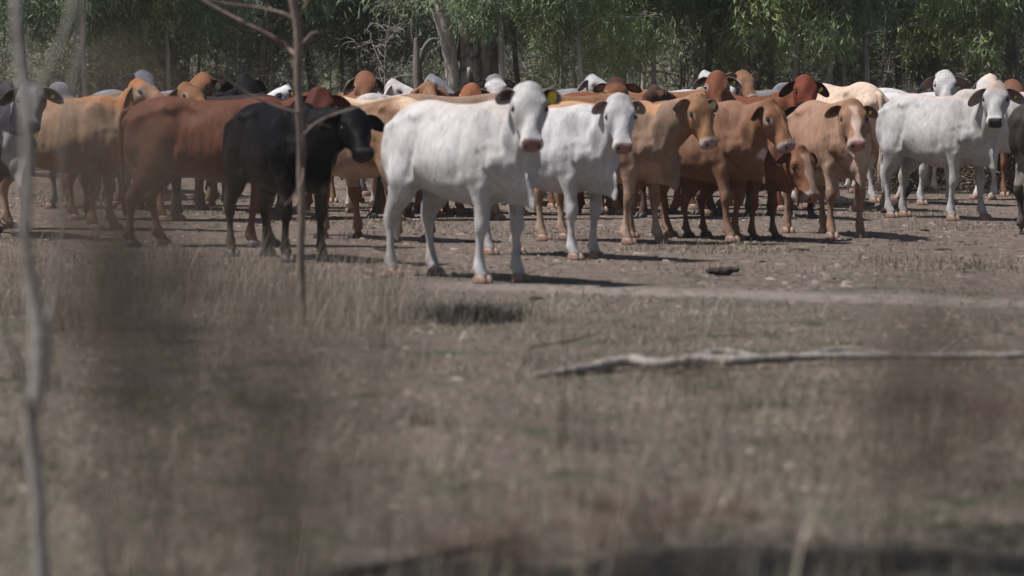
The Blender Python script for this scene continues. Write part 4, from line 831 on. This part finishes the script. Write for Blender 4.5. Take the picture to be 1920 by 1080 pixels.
# ------------------------------------------------------------------ thin sapling in front of the black cow
def stick_tree(name, px, D, trunk, branches, barkm, label, cat='sapling', leaves=None):
    x0 = xat(px, D); root = empty(name, (x0, D, 0), 0, label, cat); q = MB()
    def conv(pts): return smooth_path([(xat(a, D + dy) - x0, dy, zat(b_, D + dy), r) for a, b_, dy, r in pts], 6)
    T = conv(trunk); rr = T[:, 3] * (1 + .05 * np.sin(np.arange(len(T)) * 2.1)); q.rings(tube_rings(T[:, :3], rr, n=12)); q.build('trunk', barkm, root)
    for b_ in branches:
        T = conv(b_); q = MB(); q.rings(tube_rings(T[:, :3], T[:, 3], n=8)); q.build('branch', barkm, root)
    return root, conv
D0 = 27.6 * K; stick_tree('thin_sapling', 567, D0,
  [(568, 612, 0, .030), (566, 560, 0, .026), (563, 480, .02, .027), (566, 400, 0, .026), (564, 330, 0, .027), (566, 270, 0, .029), (562, 200, .02, .026), (559, 130, 0, .025), (560, 70, 0, .027), (556, 30, 0, .030), (545, -20, 0, .022), (530, -120, .1, .018), (535, -300, .2, .012), (525, -480, .2, .005)],
  [[(560, 262, 0, 0.0087), (600, 226, -.05, 0.0074), (660, 204, -.1, 0.0062), (690, 196, -.1, 0.0050), (760, 180, -.1, 0.0025)], [(562, 212, 0, 0.0093), (520, 200, -.05, 0.0087), (470, 178, -.1, 0.0074), (432, 152, -.15, 0.0068), (400, 120, -.2, 0.0031)],
   [(558, 108, 0, 0.0124), (535, 84, .1, 0.0136), (490, 58, .1, 0.0124), (430, 28, .15, 0.0112), (380, 0, .2, 0.0087), (300, -40, .2, 0.0050)], [(556, 40, 0, 0.0136), (530, 25, 0, 0.0099), (480, 14, .1, 0.0081), (420, 6, .1, 0.0056), (360, -10, .1, 0.0025)],
   [(558, 30, 0, 0.0112), (574, 10, 0, 0.0087), (590, -30, 0, 0.0074), (640, -140, 0, 0.0037)], [(568, 300, 0, 0.0062), (566, 340, -.1, 0.0062), (548, 370, -.15, 0.0050), (532, 386, -.15, 0.0025)], [(562, 90, 0, 0.0074), (585, 64, .1, 0.0074), (600, 60, .1, 0.0031)],
   [(620, 238, .3, 0.0037), (600, 232, .2, 0.0050), (566, 240, 0, 0.0056)]], BARK_S, 'thin bare sapling with a few grey branches standing in front of the black cow')
# nearer grey sapling, far out of focus, at the left edge
D1 = 12.3 * K; stick_tree('grey_sapling', 66, D1,
  [(80, 1176, 0, 0.0315), (72, 1080, 0, 0.0219), (66, 940, 0, 0.0210), (54, 800, 0, 0.0219), (70, 720, 0, 0.0271), (74, 640, 0, 0.0324), (60, 560, 0, 0.0227), (46, 440, 0, 0.0192), (52, 320, 0, 0.0166), (48, 180, 0, 0.0158), (36, 60, 0, 0.0149), (34, -60, 0, 0.0149), (30, -400, 0, 0.0088)],
  [[(74, 640, 0, 0.0105), (96, 560, .1, 0.0079), (110, 430, .15, 0.0061), (118, 250, .2, 0.0053), (150, 80, .2, 0.0053), (158, -40, .2, 0.0035)], [(54, 800, 0, 0.0105), (40, 720, -.1, 0.0088), (20, 650, -.2, 0.0070), (-10, 600, -.2, 0.0053)],
   [(52, 320, 0, 0.0070), (62, 200, .1, 0.0070), (130, 40, .1, 0.0053), (140, -60, .2, 0.0035)]], BARK_P, 'out of focus grey sapling at the left edge, nearest the camera')

# out of focus weeds close to the camera
def weed(D, px, heads, label, dens=1.0, seed=1):
    r = np.random.default_rng(seed); D *= K; x0 = xat(px, D); root = empty('dry_weed', (x0, D, 0), 0, label, 'weed'); q = MB(); P = []
    for (hx, hy, rad, n, dd) in heads:
        c_ = np.array((xat(hx, D + dd) - x0, dd, zat(hy, D + dd))); st = smooth_path([(r.normal() * .03, r.normal() * .03, 0, .003), (c_[0] * .5 + r.normal() * .03, c_[1] * .5, c_[2] * .55, .0025), (c_[0], c_[1], c_[2] + rad, .001)], 5); q.rings(tube_rings(st[:, :3], st[:, 3], n=5))
        P.append(c_ + r.normal(size=(int(n * dens), 3)) * (rad * .8, rad * .8, rad * 1.4))
    q.build('stems', TWIG_D, root); P = np.vstack(P); V, F = leaves_np(P, r, .016, .0045, .1); mesh_np('seed_heads', V, F, LEAF_B, root, smooth=False)
weed(4.6, 330, [(170, 300, .05, 420, 0), (200, 400, .06, 800, .1), (240, 470, .07, 1300, 0), (262, 560, .07, 1400, .1), (285, 640, .06, 1000, 0), (330, 730, .07, 700, .1), (190, 560, .05, 300, 0), (120, 320, .05, 200, 0), (160, 420, .06, 350, .2)], 'dark blurred weed with fuzzy seed heads in front of the red cow', .62, 4)
weed(4.9, 560, [(500, 700, .06, 800, 0), (530, 790, .07, 900, .1), (470, 860, .08, 700, 0), (590, 880, .08, 500, .1), (420, 940, .1, 600, 0), (520, 1000, .1, 700, .1), (640, 1020, .1, 500, 0), (700, 600, .05, 350, 0)], 'dark blurred weed low in the middle left foreground', .7, 5)
weed(5.4, 1800, [(1735, 650, .04, 260, 0), (1725, 720, .06, 850, .1), (1700, 770, .06, 600, 0), (1800, 740, .06, 500, .1), (1880, 750, .06, 600, 0), (1640, 840, .06, 250, 0), (1960, 770, .07, 600, .1), (1750, 800, .08, 400, 0)], 'dark blurred weed at the right over the end of the crooked branch', .75, 6)
weed(4.3, 1100, [(1000, 1010, .08, 450, 0), (1150, 960, .07, 300, .1), (880, 960, .07, 300, 0), (760, 1040, .1, 400, .1), (1250, 900, .07, 250, 0), (1350, 860, .06, 200, .1)], 'faint blurred brown weed low in the middle foreground', .5, 7)

# tree outside the frame at the left whose limb throws the shadow in the lower right corner
def shade_tree():
    r = np.random.default_rng(12); root = empty('shade_tree', (-3.3, 9.15, 0), 0, 'gum standing beside the view with one low limb reaching over the grass', 'tree'); W = MB(); tp, tr_ = limb(r, (0, 0, -.1), (.02, 0, 1), 8, .16, .2, .05, 12); W.rings(tube_rings(tp, tr_, n=12)); W.build('trunk', BARK_G, root)
    T = []; W = MB(); main = smooth_path([(0, 0, 3.4, .07), (.8, .3, 4.0, .06), (1.8, .75, 4.3, .045), (3.2, 1.1, 4.4, .03), (4.4, 1.2, 4.3, .012)], 6); W.rings(tube_rings(main[:, :3], main[:, 3], n=9))
    for i in range(34):
        p = main[r.integers(9, len(main)), :3]; a = r.uniform(0, 6.28); bp, br = limb(r, p, (math.cos(a), .45 * math.sin(a), r.uniform(-.1, .5)), r.uniform(.4, .9), .014, .4, 0, 5); W.rings(tube_rings(bp, br, n=5)); T += list(bp[2:])
    W.build('limb', BARK_G, root); T = np.array(T); k = r.integers(0, len(T), 11000); V, F = leaves_np(T[k] + r.normal(size=(11000, 3)) * (.16, .10, .12), r, .13, .026); mesh_np('crown', V, F, LEAF_G, root, smooth=False)
shade_tree()

# ------------------------------------------------------------------ thin haze volume added to lift the dark tones
hm = bpy.data.materials.new('lifting_haze'); hm.use_nodes = True; hn_ = hm.node_tree; hn_.nodes.remove(hn_.nodes['Principled BSDF'])
pv = node(hn_, 'ShaderNodeVolumePrincipled'); pv.inputs['Color'].default_value = (.80, .80, .84, 1); pv.inputs['Density'].default_value = .00045; pv.inputs['Anisotropy'].default_value = .2
hn_.links.new(pv.outputs[0], hn_.nodes['Material Output'].inputs['Volume'])
q = MB(); x0, x1, y0, y1, z0, z1 = -1250, 1250, -230, 2250, -1.2, 22
q.add([(x0, y0, z0), (x1, y0, z0), (x1, y1, z0), (x0, y1, z0), (x0, y0, z1), (x1, y0, z1), (x1, y1, z1), (x0, y1, z1)], [(0, 3, 2, 1), (4, 5, 6, 7), (0, 1, 5, 4), (1, 2, 6, 5), (2, 3, 7, 6), (3, 0, 4, 7)])
tag(q.build('haze', hm, smooth=False), kind='stuff')
